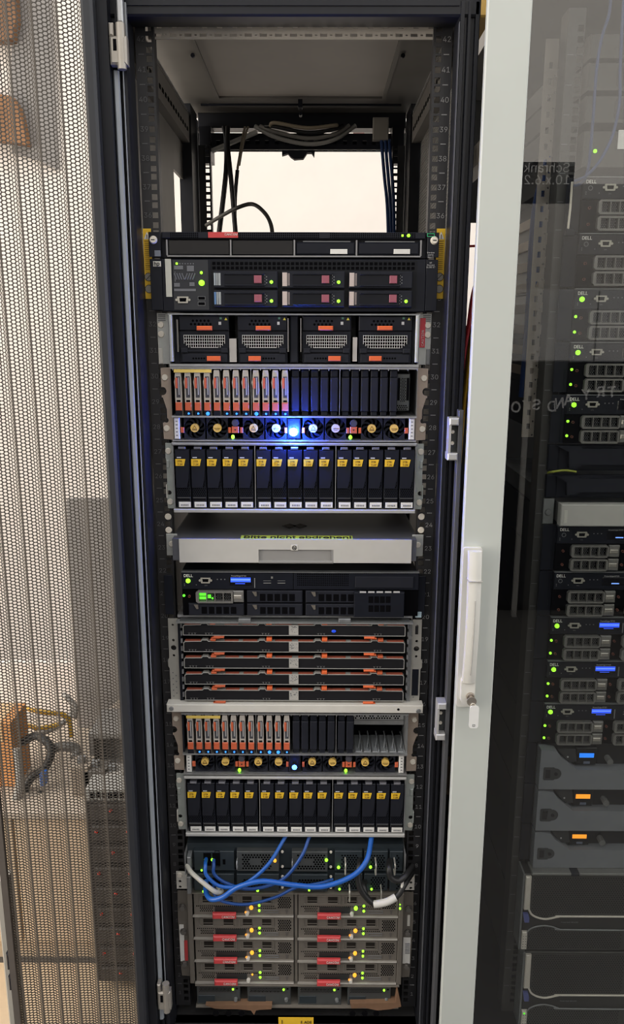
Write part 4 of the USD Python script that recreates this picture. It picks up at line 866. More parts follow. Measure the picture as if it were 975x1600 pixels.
for i in range(5):
    z1 = Zp(976.2) - i * pitch; z0 = z1 - .0216
    sl = Thing('drive_sled', 'flat black drive sled with orange tabs, %s from the top of five' % ORD[i], 'drive sled', 'sleds of the five-sled shelf', loc=(0, 0, z0))
    fx = lambda px: Xp(px, 1030)
    n1, n2, n3, n4 = fx(316), fx(405), fx(492), fx(580)
    top = [(xa, z1 - .0035), (xa + .003, z1 - .0005)]
    for nx in (n1, n2, n3, n4): top += [(nx - .0015, z1), (nx + .001, z1 + .0028), (nx + .0105, z1 + .0028), (nx + .013, z1)]
    top += [(xb - .003, z1 - .0005), (xb, z1 - .0035)]
    out = Polygon([(xa, z0)] + top + [(xb, z0)])
    g = G().poly(out.buffer(-.0010), -.0205, .09); sl.part('sled', g, M('sled_black', (.0105, .0105, .013), .6, var=.08, spec=.2))
    g = G().poly(out.difference(out.buffer(-.0012)), -.0214, -.010); sl.part('rim', g, M('sled_rim', (.42, .42, .40), .45, .3, var=.06))
    g = G()
    for px in (297, 323, 411, 497, 585):
        for q in range(3): x = fx(px + q * 4.6); g.box(x - .0004, x + .0004, -.0216, -.0204, z0 + .001, z0 + .0052); g.tube([(x - .0018, -.021, z0 + .0055), (x, -.021, z0 + .0030), (x + .0018, -.021, z0 + .0055)], .00035, 4, 1)
    sl.part('rim_notches', g, M('notch_grey', (.19, .19, .19), .5, .2, var=.05), kind='stuff')
    for px, w in ((334, .0100), (421, .0100), (507, .0100), (594, .0100)):
        g = G().box(fx(px) - w / 2, fx(px) + w / 2, -.0245, -.012, z1 + .0012, z1 + (.0034 if i == 0 else .0070) - (.002 if px in (334, 594) and i else 0), .0008); sl.part('top_tab', g, ORANGE if px in (421, 507) else M('deep_orange', (.52, .10, .035), .45, var=.05))
    g = G()
    for a_, b_ in ((290, 314), (352, 373), (380, 402), (430, 456), (466, 489), (512, 540), (548, 576), (604, 630)): g.box(fx(a_), fx(b_), -.0200, -.012, z1 - .0003, z1 + .0009)
    sl.part('red_line', g, M('rust_red', (.30, .075, .045), .5, var=.05), kind='stuff')
    for px in (343, 576.5):
        g = G().box(fx(px) - .0098, fx(px) + .0098, -.0250, -.010, z0 - .0042, z0 - .0006, .001); g.box(fx(px) - (.0135 if px < 400 else -.0020), fx(px) + (.0020 if px < 400 else .0135), -.0235, -.010, z0 - .0056, z0 - .0036, .0005); sl.part('bottom_latch', g, ORANGE if px > 400 else M('deep_orange', ()))
    x = fx(459); g = G().box(x - .0088, x + .0088, -.0219, -.0212, z0 + .0020, z1 - .0004); cd = sl.part('code_label', g, M('grey_code_label', (.40, .39, .37), .6, var=.04))
    g = G(); r2 = random.Random(3 + i)
    for q in range(26):
        u, v = r2.random() * .0150 - .0075, r2.random() * .0125
        g.box(x + u, x + u + r2.choice((.0008, .0016)), -.0222, -.0218, z0 + .0062 + v, z0 + .0062 + v + r2.choice((.0006, .0012)))
    sl.part('code_print', g, INKG, parent=cd, kind='stuff')
    if i == 0: a = P(521.5, 986.5, -.0215); g = G().sphere(a[0], -.0208, a[2], .0044, .35, .7); sl.part('sled_light', g, M('sled_blue', (.01, .05, .3), emit=(.01, .07, 1.0), strength=.55), label='round blue light')
# --- cream cover strip
a, b = P(460, 1101.8, -.03), P(460, 1113.8, -.03)
t = Thing('cover_strip', 'long cream metal strip between the five-sled shelf and the lower flash shelf', 'metal strip', loc=(0, 0, b[2]))
g = G().box(-.2425, .2425, -.030, -.0075, b[2], a[2], .001); t.part('strip', g, CREAM)
for s, dz in ((-1, -.0005), (1, -.0030)): g = G(); screw(g, s * .2335, (a[2] + b[2]) / 2 + dz, -.030, .0045); t.part('screw', g, DZINC)
g = G().cyl(Xp(622.5, 1107, -.03), (a[2] + b[2]) / 2, .0024, -.0303, -.0298, 12); t.part('hole', g, HOLE)

# --- pair of network switches
for k, (py0, py1) in enumerate(((1324, 1362.5), (1365, 1393.5))):
    zt, zb = Zp(py0), Zp(py1); h = zt - zb; F = lambda px: Xp(px, (py0 + py1) / 2)
    t = Thing('network_switch', 'dark teal network switch with plugged cables, %s of two above the blade chassis' % ('upper' if k == 0 else 'lower'), 'network switch', loc=(0, .2, zb))
    x0, x1 = (F(299), F(631)); hh = zt if k else zt - .008
    g = G().box(-.217, .2165, -.008, .50, zb + .0005, zt); t.part('body', g, TEAL)
    g = G().box(F(303), F(366), -.020, -.008, zb + .002, hh - .002, .001); pp = t.part('port_panel', g, TEAL)
    g = G()
    for q in range(2): g.box(F(318 + q * 14), F(330 + q * 14), -.0208, -.0199, zb + h * .25, zb + h * .75)
    g.frame(F(336), F(343), zb + h * .2, zb + h * .85, -.0205, -.0199, .0008); t.part('ports', g, HOLE, parent=pp, kind='stuff')
    g = G().box(F(348), F(352), -.0206, -.0199, zb + h * .3, zb + h * .5); t.part('small_port', g, HOLE, parent=pp)
    for m_, (a_, b_) in enumerate(((370, 436), (456, 512))):
        g = G().box(F(a_), F(b_), -.021, -.008, zb + .0015, hh - .0015, .001); mp = t.part('supply_module', g, TEAL2 if k == 0 else TEAL, label='perforated supply module')
        zc = (zb + hh) / 2; hz = (hh - zb) * (.36 if k == 0 else .26)
        def keep(x, z, c=F((a_ + b_) / 2 - 4), zc=zc, k=k): return k == 1 or not (abs(x - c) < .013 and abs(z - zc) < .006)
        g = G(); g.hexes(F(a_ + 8), F(b_ - (10 if m_ == 0 else 2)), zc - hz, zc + hz, .0058, .0022 if k == 0 else .0026, -.0214, keep); t.part('vent_holes', g, HOLE, parent=mp, kind='stuff')
        if k == 0: g = G().tube([(F(a_ + 1.0), -.021, zc - .010), (F(a_ + 1.0), -.032, zc - .009), (F(a_ + 1.0), -.032, zc + .006), (F(a_ + 1.0), -.021, zc + .007)], .0014, 8, 4); t.part('module_handle', g, ZINC, parent=mp)
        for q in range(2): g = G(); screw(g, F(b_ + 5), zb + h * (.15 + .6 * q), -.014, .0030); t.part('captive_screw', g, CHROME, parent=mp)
    for m_, (a_, b_) in enumerate(((523, 566), (569, 606), (609, 630))):
        g = G().box(F(a_), F(b_), -.018, -.008, zb + .0015, hh - .0015, .001); fm = t.part('fan_module', g, TEAL)
        g = G().hexes(F(a_ + 10), F(b_ - 4), zb + .006, hh - .006, .0056, .0020, -.0184); t.part('vent_holes', g, HOLE, parent=fm, kind='stuff')
    for px in ((539.5, 586.5, 616) if k == 0 else (546, 595)):
        xh = F(px); zh = zb + (.006 if k == 0 else -.010)
        g = G().tube([(xh, -.012, zh + .026), (xh, -.036, zh + .025), (xh, -.038, zh + .014), (xh, -.036, zh + .001), (xh, -.012 if k == 0 else -.027, zh)], .0016, 8, 6); t.part('fan_handle', g, M('handle_wire', (.62, .60, .55), .3, .5, var=.04))
    leds = ((321, 1343.5, GRN, .0034), (331.5, 1343.5, GRN, .0034), (315, 1360, GRN, .0026), (429.5, 1345, AMB, .0042), (510, 1344, GRN, .0040), (529, 1355.5, GRN, .0038), (579, 1355, GRN, .0036)) if k == 0 else ((323, 1377, GRN, .0036), (317.5, 1393, GRN, .0026), (402.5, 1391.5, GRN, .0036), (483, 1391, GRN, .0030), (530.5, 1389.5, GRN, .0030), (580.5, 1389.5, GRN, .0030))
    for px, py, m_, r_ in leds: a = P(px, py, -.0225); g = G().sphere(a[0], -.0222, a[2], r_ * .85, .7, 1.2); t.part('status_light', g, m_)
    for s in (-1, 1):
        if k: ear(t, s, zb + .001, Zp(1366), CREAM, outline=Polygon([(s * .2185, zb + .001), (s * .2405, zb + .001), (s * .2405, zt - .002), (s * .2185, zt - .002)]).difference(unary_union([Point(s * .2335, q).buffer(.0030) for q in (zb + .005, zb + .018)])), screws=(zt - .0095,), y=-.014)
        else: g = G().box(s * .2170, s * .2195, -.03, .2, zb, hh); t.part('side_bracket', g, DZINC)
    g = G(); g.box(F(296) - .0035, F(296) + .0045, -.030, -.008, zb + h * .03, zb + h * (.70 if k == 0 else .95), .001); t.part('cable_bracket', g, DZINC)

# --- blade chassis and blades
zt, zb = Zp(1396), Zp(1573)
t = Thing('blade_chassis', 'large taupe blade chassis at the bottom of the left cabinet', 'blade chassis', loc=(0, .2, zb))
g = G().box(-.2195, .2195, .10, .62, zb, zt); t.part('body', g, DZINC)
g = G().box(-.2195, .2195, -.0205, .10, zt - .0018, zt - .0003); t.part('top_plate', g, TAUPE2)
zsp = Zp(1538.5)
g = G().box(-.2085, .2150, -.024, .10, zsp - .0012, zsp + .0016); t.part('middle_plate', g, TAUPE2)
g = G().box(-.2085, .2150, -.024, .10, zb + .0004, zb + .0036); t.part('bottom_plate', g, TAUPE2)
for s in (-1, 1):
    g = G().box(s * .2095, s * .2195, -.020, .10, Zp(1538), zt - .002, .001); t.part('side_wall', g, TAUPE)
g = G().box(-.0018, .0042, -.016, .10, Zp(1537), zt - .002); t.part('centre_divider', g, TAUPE)
for s in (-1, 1):
    o = Polygon([(s * .2190, zt - .002), (s * .2395, zt - .002), (s * .2410, Zp(1440)), (s * .2385, Zp(1520)), (s * .2370, Zp(1530)), (s * .2190, Zp(1531))])
    e = ear(t, s, zb, zt, TAUPE, outline=o, y=-.012)
    for py in ((1421.5, 1459.5, 1510) if s < 0 else (1422, 1459.5, 1512)):
        g = G().cyl(s * .2305, Zp(py), .0062, -.019, -.012, 16, .005); g.ring(s * .2305, Zp(py), .0052, .0068, -.0155, -.0125, 16); t.part('ear_screw', g, M('dark_steel', (.20, .19, .18), .35, .7, var=.05), parent=e)
g = Bp(G(), 281, 1445, 288, 1502, -.0130, -.0119); wl = t.part('ear_label', g, WHITEL, label='white label on the left ear'); g = Bp(G(), 288, 1470, 293.5, 1501, -.0130, -.0119); t.part('red_stripe', g, REDL, parent=wl)
g = Bp(G(), 629.5, 1465, 641, 1505.5, -.0130, -.0119); wl = t.part('ear_label', g, WHITEL, label='white barcode label on the right ear'); g = G()
for q in range(8): Bp(g, 633, 1474 + q * 2.2, 640.5, 1475 + q * 2.2, -.0134, -.0129)
t.part('barcode_print', g, INKG, parent=wl, kind='stuff')
g = Bp(G(), 636.5, 1430, 640.5, 1447, -.0130, -.0119); t.part('ear_label', g, CREAM)
for py, r_ in ((1409.5, .0016), (1415.5, .0026)): a = P(624.5, py, -.0135); g = G().sphere(a[0], -.021, a[2], r_); t.part('status_light', g, GRN)
def blade(xl, w, z0, z1, amber, label, group):
    t = Thing('blade_server', label, 'blade server', group, loc=(xl, 0, z0)); h = z1 - z0; X = lambda f: xl + w * f; Z = lambda f: z0 + h * f
    g = G().box(xl, xl + w, -.018, .09, Z(.03), Z(.985), .0010); t.part('body', g, TAUPE)
    for (a_, b_) in ((.055, .42), (.455, .80)):
        g = G().frame(X(a_), X(b_), Z(.56), Z(.92), -.0195, -.0178, .0008); bay = t.part('drive_bay', g, TAUPE2)
        g = G()
        for (c, d) in ((.10, .36), (.66, .92)):
            xx0, xx1 = X(a_ + (b_ - a_) * c), X(a_ + (b_ - a_) * d); g.box(xx0, xx1, -.0190, -.0179, Z(.60), Z(.88)); 
        t.part('bay_grip', g, M('grip_shadow', (.020, .017, .015), .6, var=.05, spec=.1), parent=bay, kind='stuff')
        g = G()
        for (c, d) in ((.10, .36), (.66, .92)): xx0, xx1 = X(a_ + (b_ - a_) * c), X(a_ + (b_ - a_) * d); g.box(xx0 - .0005, xx1 + .001, -.0200, -.0185, Z(.58), Z(.62)); g.box(xx0, xx1, -.0194, -.0189, Z(.70), Z(.72))
        t.part('bay_rib', g, TAUPE2, parent=bay, kind='stuff')
    g = G().hexes(X(.025), X(.82), Z(.42), Z(.52), .0040, .0013, -.0184); g.hexes(X(.84), X(.985), Z(.36), Z(.93), .0044, .0017, -.0184); g.hexes(X(.63), X(.83), Z(.33), Z(.42), .0040, .0013, -.0184); g.hexes(X(.06), X(.20), Z(.20), Z(.42), .0040, .0013, -.0184); t.part('vent_holes', g, HOLE, kind='stuff')
    g = G().box(X(.21), X(.52), -.0188, -.0179, Z(.16), Z(.42)); t.part('lever_recess', g, M('recess_dark', (.020, .022, .022), .5, var=.05))
    g = G().box(X(-.01), X(1.0), -.0225, -.0180, Z(.0), Z(.055), .0006); g.box(X(-.01), X(.22), -.0240, -.0200, Z(.02), Z(.06)); lv = t.part('lever', g, M('lever_metal', (.40, .38, .35), .4, .4, var=.05))
    g = G().cyl(0, 0, .0001, 0, .0001, 4); g = G().box(X(.19), X(.425), -.0285, -.0215, Z(-.008), Z(.235), .0022); tg = t.part('pull_tag', g, REDL, parent=None, label='red pull tag with white print')
    g = G().text('CANCOM', .0050, X(.41), Z(.075), -.0288, align='r', maxw=w * .125); t.part('tag_print', g, WHITEL, parent=tg)
    g = G().cyl(X(.535), Z(.15), .0042, -.0245, -.018, 14, .0034); t.part('thumbscrew', g, CREAM)
    lit = amber != 'dim'
    g = G().sphere(X(.575), -.0182, Z(.38), .0042 if lit else .0022, .7, 1.3); t.part('fault_light', g, AMB if amber in ('amber', 'dim') else GRN)
    if amber == 'amber': g = G().sphere(X(.520), -.0205, Z(.20), .0026, .6, 1.2); t.part('button_glow', g, M('soft_amber', (.4, .2, .02), emit=(1, .35, .05), strength=.9))
    for f in (.48, .25): g = G().sphere(X(.655), -.0183, Z(f), .0028, .7, 1.2); t.part('status_light', g, GRN)
    g = G().frame(X(.705), X(.845), Z(.16), Z(.27), -.0192, -.0178, .0007); t.part('console_port', g, INKG)
    g = G().poly([(X(.915), Z(.30)), (X(.945), Z(.30)), (X(.938), Z(.16)), (X(.930), Z(.10)), (X(.922), Z(.16))], -.0188, -.0179); t.part('air_mark', g, M('mark_shadow', (.10, .09, .085), .5, var=0))
    return t
zz = [Zp(q) for q in (1397.5, 1433, 1468, 1503, 1537)]
PB = {}
kinds = {(0, 0): 'amber', (1, 0): 'amber', (2, 0): 'amber', (3, 0): 'dim', (0, 1): 'green', (1, 1): 'amber', (2, 1): 'amber', (3, 1): 'amber'}
hb = zz[0] - zz[1] - .0008
for r_ in range(4):
    for c in range(2):
        xl = -.2065 if c == 0 else .0060; kd = kinds[(r_, c)]
        lab = 'taupe blade server with a red pull tag, %s from the top in the %s column' % (ORD[r_], 'left' if c == 0 else 'right')
        gp = 'blades in the chassis'
        if kd in PB: PB[kd].copy((xl, 0, zz[r_ + 1] + .0004), lab, gp)
        else: PB[kd] = blade(xl, .2030, zz[r_ + 1] + .0004, zz[r_ + 1] + .0004 + hb, kd, lab, gp)
def psu(x0, w, z0, z1, label):
    t = Thing('chassis_supply', label, 'power supply', 'power supplies of the blade chassis', loc=(x0, 0, z0)); h = z1 - z0
    g = G().box(x0, x0 + w, -.019, .09, z0, z1, .0010); t.part('body', g, TEAL2)
    g = G().box(x0 + w * .04, x0 + w * .90, -.0196, -.0189, z0 + h * .58, z1 - h * .08); vs = t.part('vent_strip', g, M('vent_strip_grey', (.05, .05, .05), .5, var=.05))
    g = G().hexes(x0 + w * .06, x0 + w * .82, z0 + h * .66, z0 + h * .90, .0032, .0011, -.0199); t.part('vent_holes', g, HOLE, parent=vs, kind='stuff')
    g = G().box(x0 + w * .03, x0 + w * .42, -.0198, -.0189, z0 + h * .08, z0 + h * .46, .0006); t.part('data_plate', g, TEAL)
    g = G().cyl(x0 + w * .90, z0 + h * .30, .0042, -.0245, -.019, 14, .0034); t.part('thumbscrew', g, DZINC)
    g = G().sphere(x0 + w * .84, -.0202, z0 + h * .80, .0026); t.part('supply_light', g, GRN)
    g = G().disc(x0 + w * .93, z0 + h * .82, .0022, -.0195, 8); t.part('eye_hole', g, HOLE)
    return t
z0, z1 = zb + .0042, Zp(1540.2); p0 = None
for k, px in enumerate((307.5, 386.5, 465.5, 543)):
    x = Xp(px, 1555); lab = 'small dark power supply, %s from the left along the bottom of the blade chassis' % ORD[k]
    if p0 is None: p0 = psu(x, .0905, z0, z1, lab)
    else: p0.copy((x, 0, z0), lab, 'power supplies of the blade chassis')
def ragged(pts, y0, y1, name, lab):
    g = G().poly([tuple(P(a, b, y0)[[0, 2]]) for a, b in pts], y0, y1); single(name, g, CARD, lab, 'cardboard')
ragged([(321, 1571), (425, 1571), (424, 1577), (405, 1578), (400, 1579), (397, 1586), (392, 1579), (372, 1577), (350, 1577), (335, 1576), (327, 1573)], -.030, -.012, 'torn_cardboard', 'torn brown cardboard under the left end of the blade chassis')
ragged([(547, 1568), (618, 1567), (621, 1545), (627, 1573), (610, 1577), (590, 1579), (570, 1575), (549, 1576)], -.030, -.012, 'torn_cardboard', 'torn brown cardboard under the right end of the blade chassis')

# ---------------------------------------------------------------- cables of the left cabinet
def cable(name, pts, r, mat, label, cat='cable', group=None, sides=10):
    g = G().tube([P(a, b, c) for a, b, c in pts], r, sides); return single(name, g, mat, label, cat, group, smooth=40)
cable('network_cable', [(322, 1342, -.026), (321, 1352, -.048), (323, 1368, -.056), (345, 1385, -.058), (380, 1382, -.06), (418, 1352, -.05), (447, 1306, -.012)], .0037, BLUEC, 'blue network cable rising from the upper switch in front of its amber light', group=None)
cable('network_cable', [(334, 1343, -.026), (334, 1352, -.036), (335, 1366, -.042), (354, 1380, -.044), (392, 1389, -.044), (440, 1375, -.044), (470, 1340, -.036), (484, 1306, -.012)], .0034, M('mid_blue_cable', (.012, .065, .28), .4, var=.05), 'blue network cable rising between the two perforated supply modules', group=None)
cable('network_cable', [(322, 1376, -.026), (322, 1394, -.05), (330, 1405, -.070), (348, 1402, -.078), (372, 1386, -.082), (410, 1377, -.084), (460, 1383, -.080), (505, 1385, -.078), (550, 1369, -.070), (573, 1344, -.056), (581, 1306, -.014)], .0050, BLUEC, 'thick bright blue network cable sagging across both switches', group=None)
cable('network_cable', [(334, 1379, -.024), (334, 1394, -.030), (347, 1408, -.042), (385, 1413, -.044), (430, 1402, -.040), (462, 1387, -.038), (500, 1380, -.036), (520, 1374, -.024)], .0030, M('mid_blue_cable', ()), 'thin darker blue network cable hanging lowest, across the top of the upper left blade', group=None)
cable('network_cable', [(292, 1352, -.028), (300, 1364, -.046), (322, 1383, -.064), (338, 1394, -.066), (346, 1392, -.050), (340, 1386, -.022)], .0046, M('ivory_cable', (.46, .45, .40), .45, var=.05), 'short ivory network cable at the left end of the switches')
cable('power_cable', [(563, 1344, -.02), (562, 1352, -.050), (559, 1372, -.062), (566, 1394, -.066), (584, 1412, -.064), (604, 1409, -.064), (622, 1398, -.058), (632, 1382, -.048), (645, 1362, -.020)], .0058, BLKC, 'black power cable with a white sleeve, in front of the right switch modules')
cable('power_cable', [(609, 1345, -.02), (608, 1356, -.046), (610, 1370, -.052), (622, 1376, -.052), (634, 1368, -.044), (645, 1353, -.02)], .0062, BLKC, 'black power cable looping at the right end of the upper switch')
cable('power_cable', [(570, 1378, -.02), (568, 1384, -.045), (572, 1400, -.055), (582, 1411, -.052)], .0058, BLKC, 'short black power cable dropping from the lower switch')
g = G().tube([P(583.5, 1413.0, -.0655), P(594, 1411.5, -.0655), P(606, 1408.5, -.0655), P(618, 1402.0, -.0610)], .0074, 12); single('cable_sleeve', g, CREAM, 'white label sleeve wrapped around the black power cable', 'cable label', smooth=40)
g = G().tube([P(627.5, 1391.5, -.056), P(629, 1378, -.050), P(631.5, 1365, -.040)], .0030, 8); single('cable_tag', g, CREAM, 'small white tag on the black cable beside the right ear of the switch', 'cable label', smooth=40)
# behind, in the open top of the cabinet
cable('rear_cable', [(350, 198, .706), (353, 215, .696), (354, 255, .66), (350, 300, .62), (341, 375, .58)], .0060, BLKC, 'thick black cable hanging in the open top, leftmost of three')
cable('rear_cable', [(356, 198, .680), (356, 230, .66), (362, 290, .615), (369, 375, .57)], .0056, BLKC, 'thick black cable crossing behind another in the open top')
cable('rear_cable', [(383, 198, .706), (379, 215, .70), (375, 240, .68), (371, 264, .66)], .0030, TANC, 'thin tan cable end above the black cables in the open top')
cable('rear_cable', [(371, 266, .675), (368, 300, .668), (367, 330, .660), (367, 375, .650)], .0046, BLKC, 'slim black cable below the thin tan one')
cable('rear_cable', [(322, 352, .60), (345, 338, .56), (370, 325, .52), (394, 319, .50), (412, 331, .46), (423, 350, .42), (427, 378, .40)], .0044, M('charcoal_cable', (.06, .058, .052), .45, var=.1), 'dark grey cable arching over the top server')
cable('rear_cable', [(388, 198, .700), (383, 212, .695), (378, 234, .69), (374, 258, .67)], .0026, TANC, 'thin tan cable close beside another tan one')
for k, (sag, r_, m_, lab) in enumerate(((222, .0052, GRYC, 'pale grey cable, lowest of the bundle sagging behind the roof beam'), (214, .0050, M('mid_grey_cable', (.20, .19, .175), .5, var=.1), 'mid grey cable, second lowest of the bundle sagging behind the roof beam'), (206, .0045, BLKC, 'black cable of the bundle sagging behind the roof beam'), (200, .0045, TANC, 'tan cable, highest of the bundle sagging behind the roof beam'))):
    cable('bundle_cable', [(398 + 8 * k, 197, .712 - .007 * k), (430, sag - 8, .705 - .008 * k), (480, sag + 3 - k, .702 - .008 * k), (522, sag - 4, .705 - .008 * k), (556 - 10 * k, 196, .712 - .007 * k)], r_, m_, lab)
a, b = P(331, 236, .708), P(402, 206, .708); g = G().tube([a, b], .0062, 8, 1); single('pale_conduit', g, CREAM, 'short pale conduit lying slanted behind the left rear rail', 'conduit')
a, b = P(583, 190, .70), P(607, 219, .70); g = G().box(a[0], b[0], .698, .716, b[2], a[2] + .01, .002); single('cable_duct', g, M('duct_grey', (.30, .28, .25), .55, var=.05), 'grey cable duct end from which blue cables hang', 'cable duct')
for k in range(3):
    cable('rear_network_cable', [(596 + 6 * k, 218, .706), (598 + 6 * k, 245, .695), (601 + 6 * k, 280, .685), (605 + 5 * k, 320, .66 + .012 * k), (607 + 4.5 * k, 375, .63 + .012 * k)], .0042, DBLUE, 'dark blue cable, %s of three hanging from the grey duct' % ('leftmost', 'middle', 'rightmost')[k], group='dark blue cables under the duct')
a, b = P(553, 190, .80), P(570, 206, .80); g = G().box(a[0], b[0], .80, .83, b[2], a[2]); single('red_box', g, REDL, 'small red box above the rear crossbar', 'box')
a, b = P(571, 190, .81), P(585, 207, .81); g = G().box(a[0], b[0], .81, .83, b[2], a[2]); single('white_box', g, WHITEL, 'small white box beside the red one above the rear crossbar', 'box')

# ---------------------------------------------------------------- neighbour cabinet behind a glass door
NX = .691; NL = .474
fy = -.100
fx0, fx1 = P(741.5, 400, fy + .012)[0], P(809.5, 400, fy)[0]
nc = Thing('glass_door_cabinet', 'pale grey server cabinet with a glazed front door, right of the open cabinet', 'server cabinet', loc=(NX, .35, -.11))
NR = 1.115
g = G().box(fx0, fx1, fy, fy + .012, -.08, 2.03, .002); g.box(fx0 + .025, fx1, fy + .012, fy + .038, -.08, 2.03); gd = nc.part('front_door', g, WHITED, label='pale grey door frame with a glass pane')
g = G().box(fx1, NR, fy, fy + .038, 1.965, 2.03, .004); g.box(fx1, NR, fy, fy + .038, -.08, -.03, .004); g.box(NR - .05, NR, fy, fy + .038, -.03, 1.965, .004); nc.part('door_rail', g, WHITED, parent=gd)
g = G().box(fx1 - .004, NR - .046, fy + .020, fy + .0245, -.034, 1.969); nc.part('glass_pane', g, GLASS, parent=gd)
# handle, lock and key
a, b = P(733, 857, -.112), P(733, 1106, -.112); hx = P(735, 980, -.112)[0]
hz1, hz0 = a[2], b[2]
def rbox(x0, x1, y0, y1, z0, z1, r): return G().poly(sbox(x0 + r, z0 + r, x1 - r, z1 - r).buffer(r, 6), y0, y1)
g = rbox(hx - .0170, hx + .0150, fy - .008, fy, hz0, hz1, .004); hb = nc.part('door_handle', g, HANDLE, label='off-white swing handle with a lock')
g = G(); zs_ = np.linspace(hz1 - .003, hz0 + .052, 15)
prof = [(hx - .0112, -.008), (hx - .0100, -.017), (hx - .003, -.0200), (hx + .004, -.0200), (hx + .0108, -.017), (hx + .0120, -.008)]
def off(z):
    t = (z - (hz0 + .052)) / (hz1 - hz0 - .055); return -.004 - .012 * math.sin(math.pi * min(max(t, 0), 1)) ** .7
V = []
for z in zs_:
    for x, y in prof: V.append((x, fy + y + off(z), z))
Fq = []
for i in range(len(zs_) - 1):
    for j in range(5): Fq.append((i * 6 + j, (i + 1) * 6 + j, (i + 1) * 6 + j + 1, i * 6 + j + 1))
    Fq.append((i * 6 + 5, (i + 1) * 6 + 5, (i + 1) * 6, i * 6))
g.add(V, Fq); g.add(V[:6], [(0, 1, 2, 3), (0, 3, 4, 5)]); g.add(V[-6:], [(3, 2, 1, 0), (5, 4, 3, 0)])
nc.part('handle_grip', g, HANDLE, parent=hb, smooth=35)
g = G().tube([(hx + .001, fy + off(z) - .0203, z) for z in np.linspace(hz1 - .085, hz0 + .07, 8)], .0010, 6, 1); nc.part('grip_line', g, M('handle_shade', (.45, .44, .42), .45, var=.03), parent=hb)
zq = hz1 - .052; g = G().box(hx - .0118, hx + .0124, fy - .0262 + off(zq) + .004, fy - .010, zq - .0006, zq + .0006); nc.part('grip_seam', g, M('handle_shade', ()), parent=hb)
g = rbox(hx - .0120, hx + .0120, fy - .020, fy - .006, hz0 + .010, hz0 + .060, .008); nc.part('lock_body', g, HANDLE, parent=hb)
lz = P(735, 1090, -.125)[2]; lx = P(735.5, 1090, -.125)[0]
g = G().cyl(lx, lz, .0078, fy - .026, fy - .018, 20, .0068); nc.part('lock_cylinder', g, M('lock_brass_grey', (.45, .40, .34), .3, .8, var=.05), parent=hb)
ky = fy - .030
kt = Thing('door_key', 'small steel key with a white tag, in the lock of the pale door', 'key', loc=(lx, ky, lz - .05))
g = G().poly(Point(lx + .001, lz - .005).buffer(.0085, 6).difference(Point(lx + .002, lz - .009).buffer(.0022, 4)), ky - .001, ky + .001); g.box(lx - .0022, lx + .0022, ky, fy - .0262, lz - .003, lz + .003); kt.part('key', g, M('key_steel', (.55, .50, .44), .3, .8, var=.05))
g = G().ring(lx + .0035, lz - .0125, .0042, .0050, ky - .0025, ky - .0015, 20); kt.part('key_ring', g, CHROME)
ta, tb = P(741.5, 1103, ky - .003), P(741.5, 1140, ky - .003)
g = G().poly(sbox(ta[0] - .0035, tb[2] + .0075, ta[0] + .0035, ta[2] - .0045).buffer(.0045, 6).difference(Point(ta[0], tb[2] + .008).buffer(.0010)), ky - .004, ky - .0018); kt.part('key_tag', g, M('white_key_tag', (.80, .80, .79), .4, var=.02), label='white plastic key tag')
g = G().frame(ta[0] - .0022, ta[0] + .0022, tb[2] + .0062, tb[2] + .0105, ky - .0044, ky - .0039, .0006); kt.part('tag_mark', g, INKG)
# body of the cabinet
for (x0, x1) in ((.312, .345), (NR - .045, NR)):
    g = G().box(x0, x1, -.035, .03, -.11, 1.95, .002); nc.part('front_post', g, M('grey_post', (.16, .16, .155), .5, var=.06))
    g = G().box(x0, x1, .72, .78, -.11, 1.95); nc.part('rear_post', g, M('grey_post', ()))
g = G().box(.375, NR, -.035, .80, 1.95, 1.98); nc.part('roof_panel', g, ROOF)
g = G().box(.30, NR, -.035, .80, -.11, -.05); nc.part('base_panel', g, BLACK)
g = G().box(.345, NR - .045, .770, .780, -.05, 1.40); g.box(.345, NR - .045, .770, .780, 1.66, 1.95); g.box(.48, NR - .045, .770, .780, 1.40, 1.66); nc.part('rear_panel', g, M('rear_panel_black', (.030, .029, .028), .6, var=.1))
for s in (-1, 1):
    base = sbox(NX + min(s * .2262, s * .2540), -.02, NX + max(s * .2262, s * .2540), 1.89); hol = [sbox(NX + s * .2325 - .00475, u * U + dz - .00475, NX + s * .2325 + .00475, u * U + dz + .00475) for u in range(42) for dz in (.00635, .02223, .0381)]
    g = G().poly(base.difference(unary_union(hol)), 0, .0022); g.box(NX + s * .2518, NX + s * .254, .002, .04, -.02, 1.89); r = nc.part('mounting_rail', g, M('neighbour_rail', (.050, .049, .048), .5, var=.08))
    g = G()
    for u in range(1, 42): g.box(NX + s * .247 - .005, NX + s * .247 + .005, -.0004, 0, u * U - .0006, u * U + .0006)
    nc.part('rail_ticks', g, INKG, parent=r, kind='stuff')
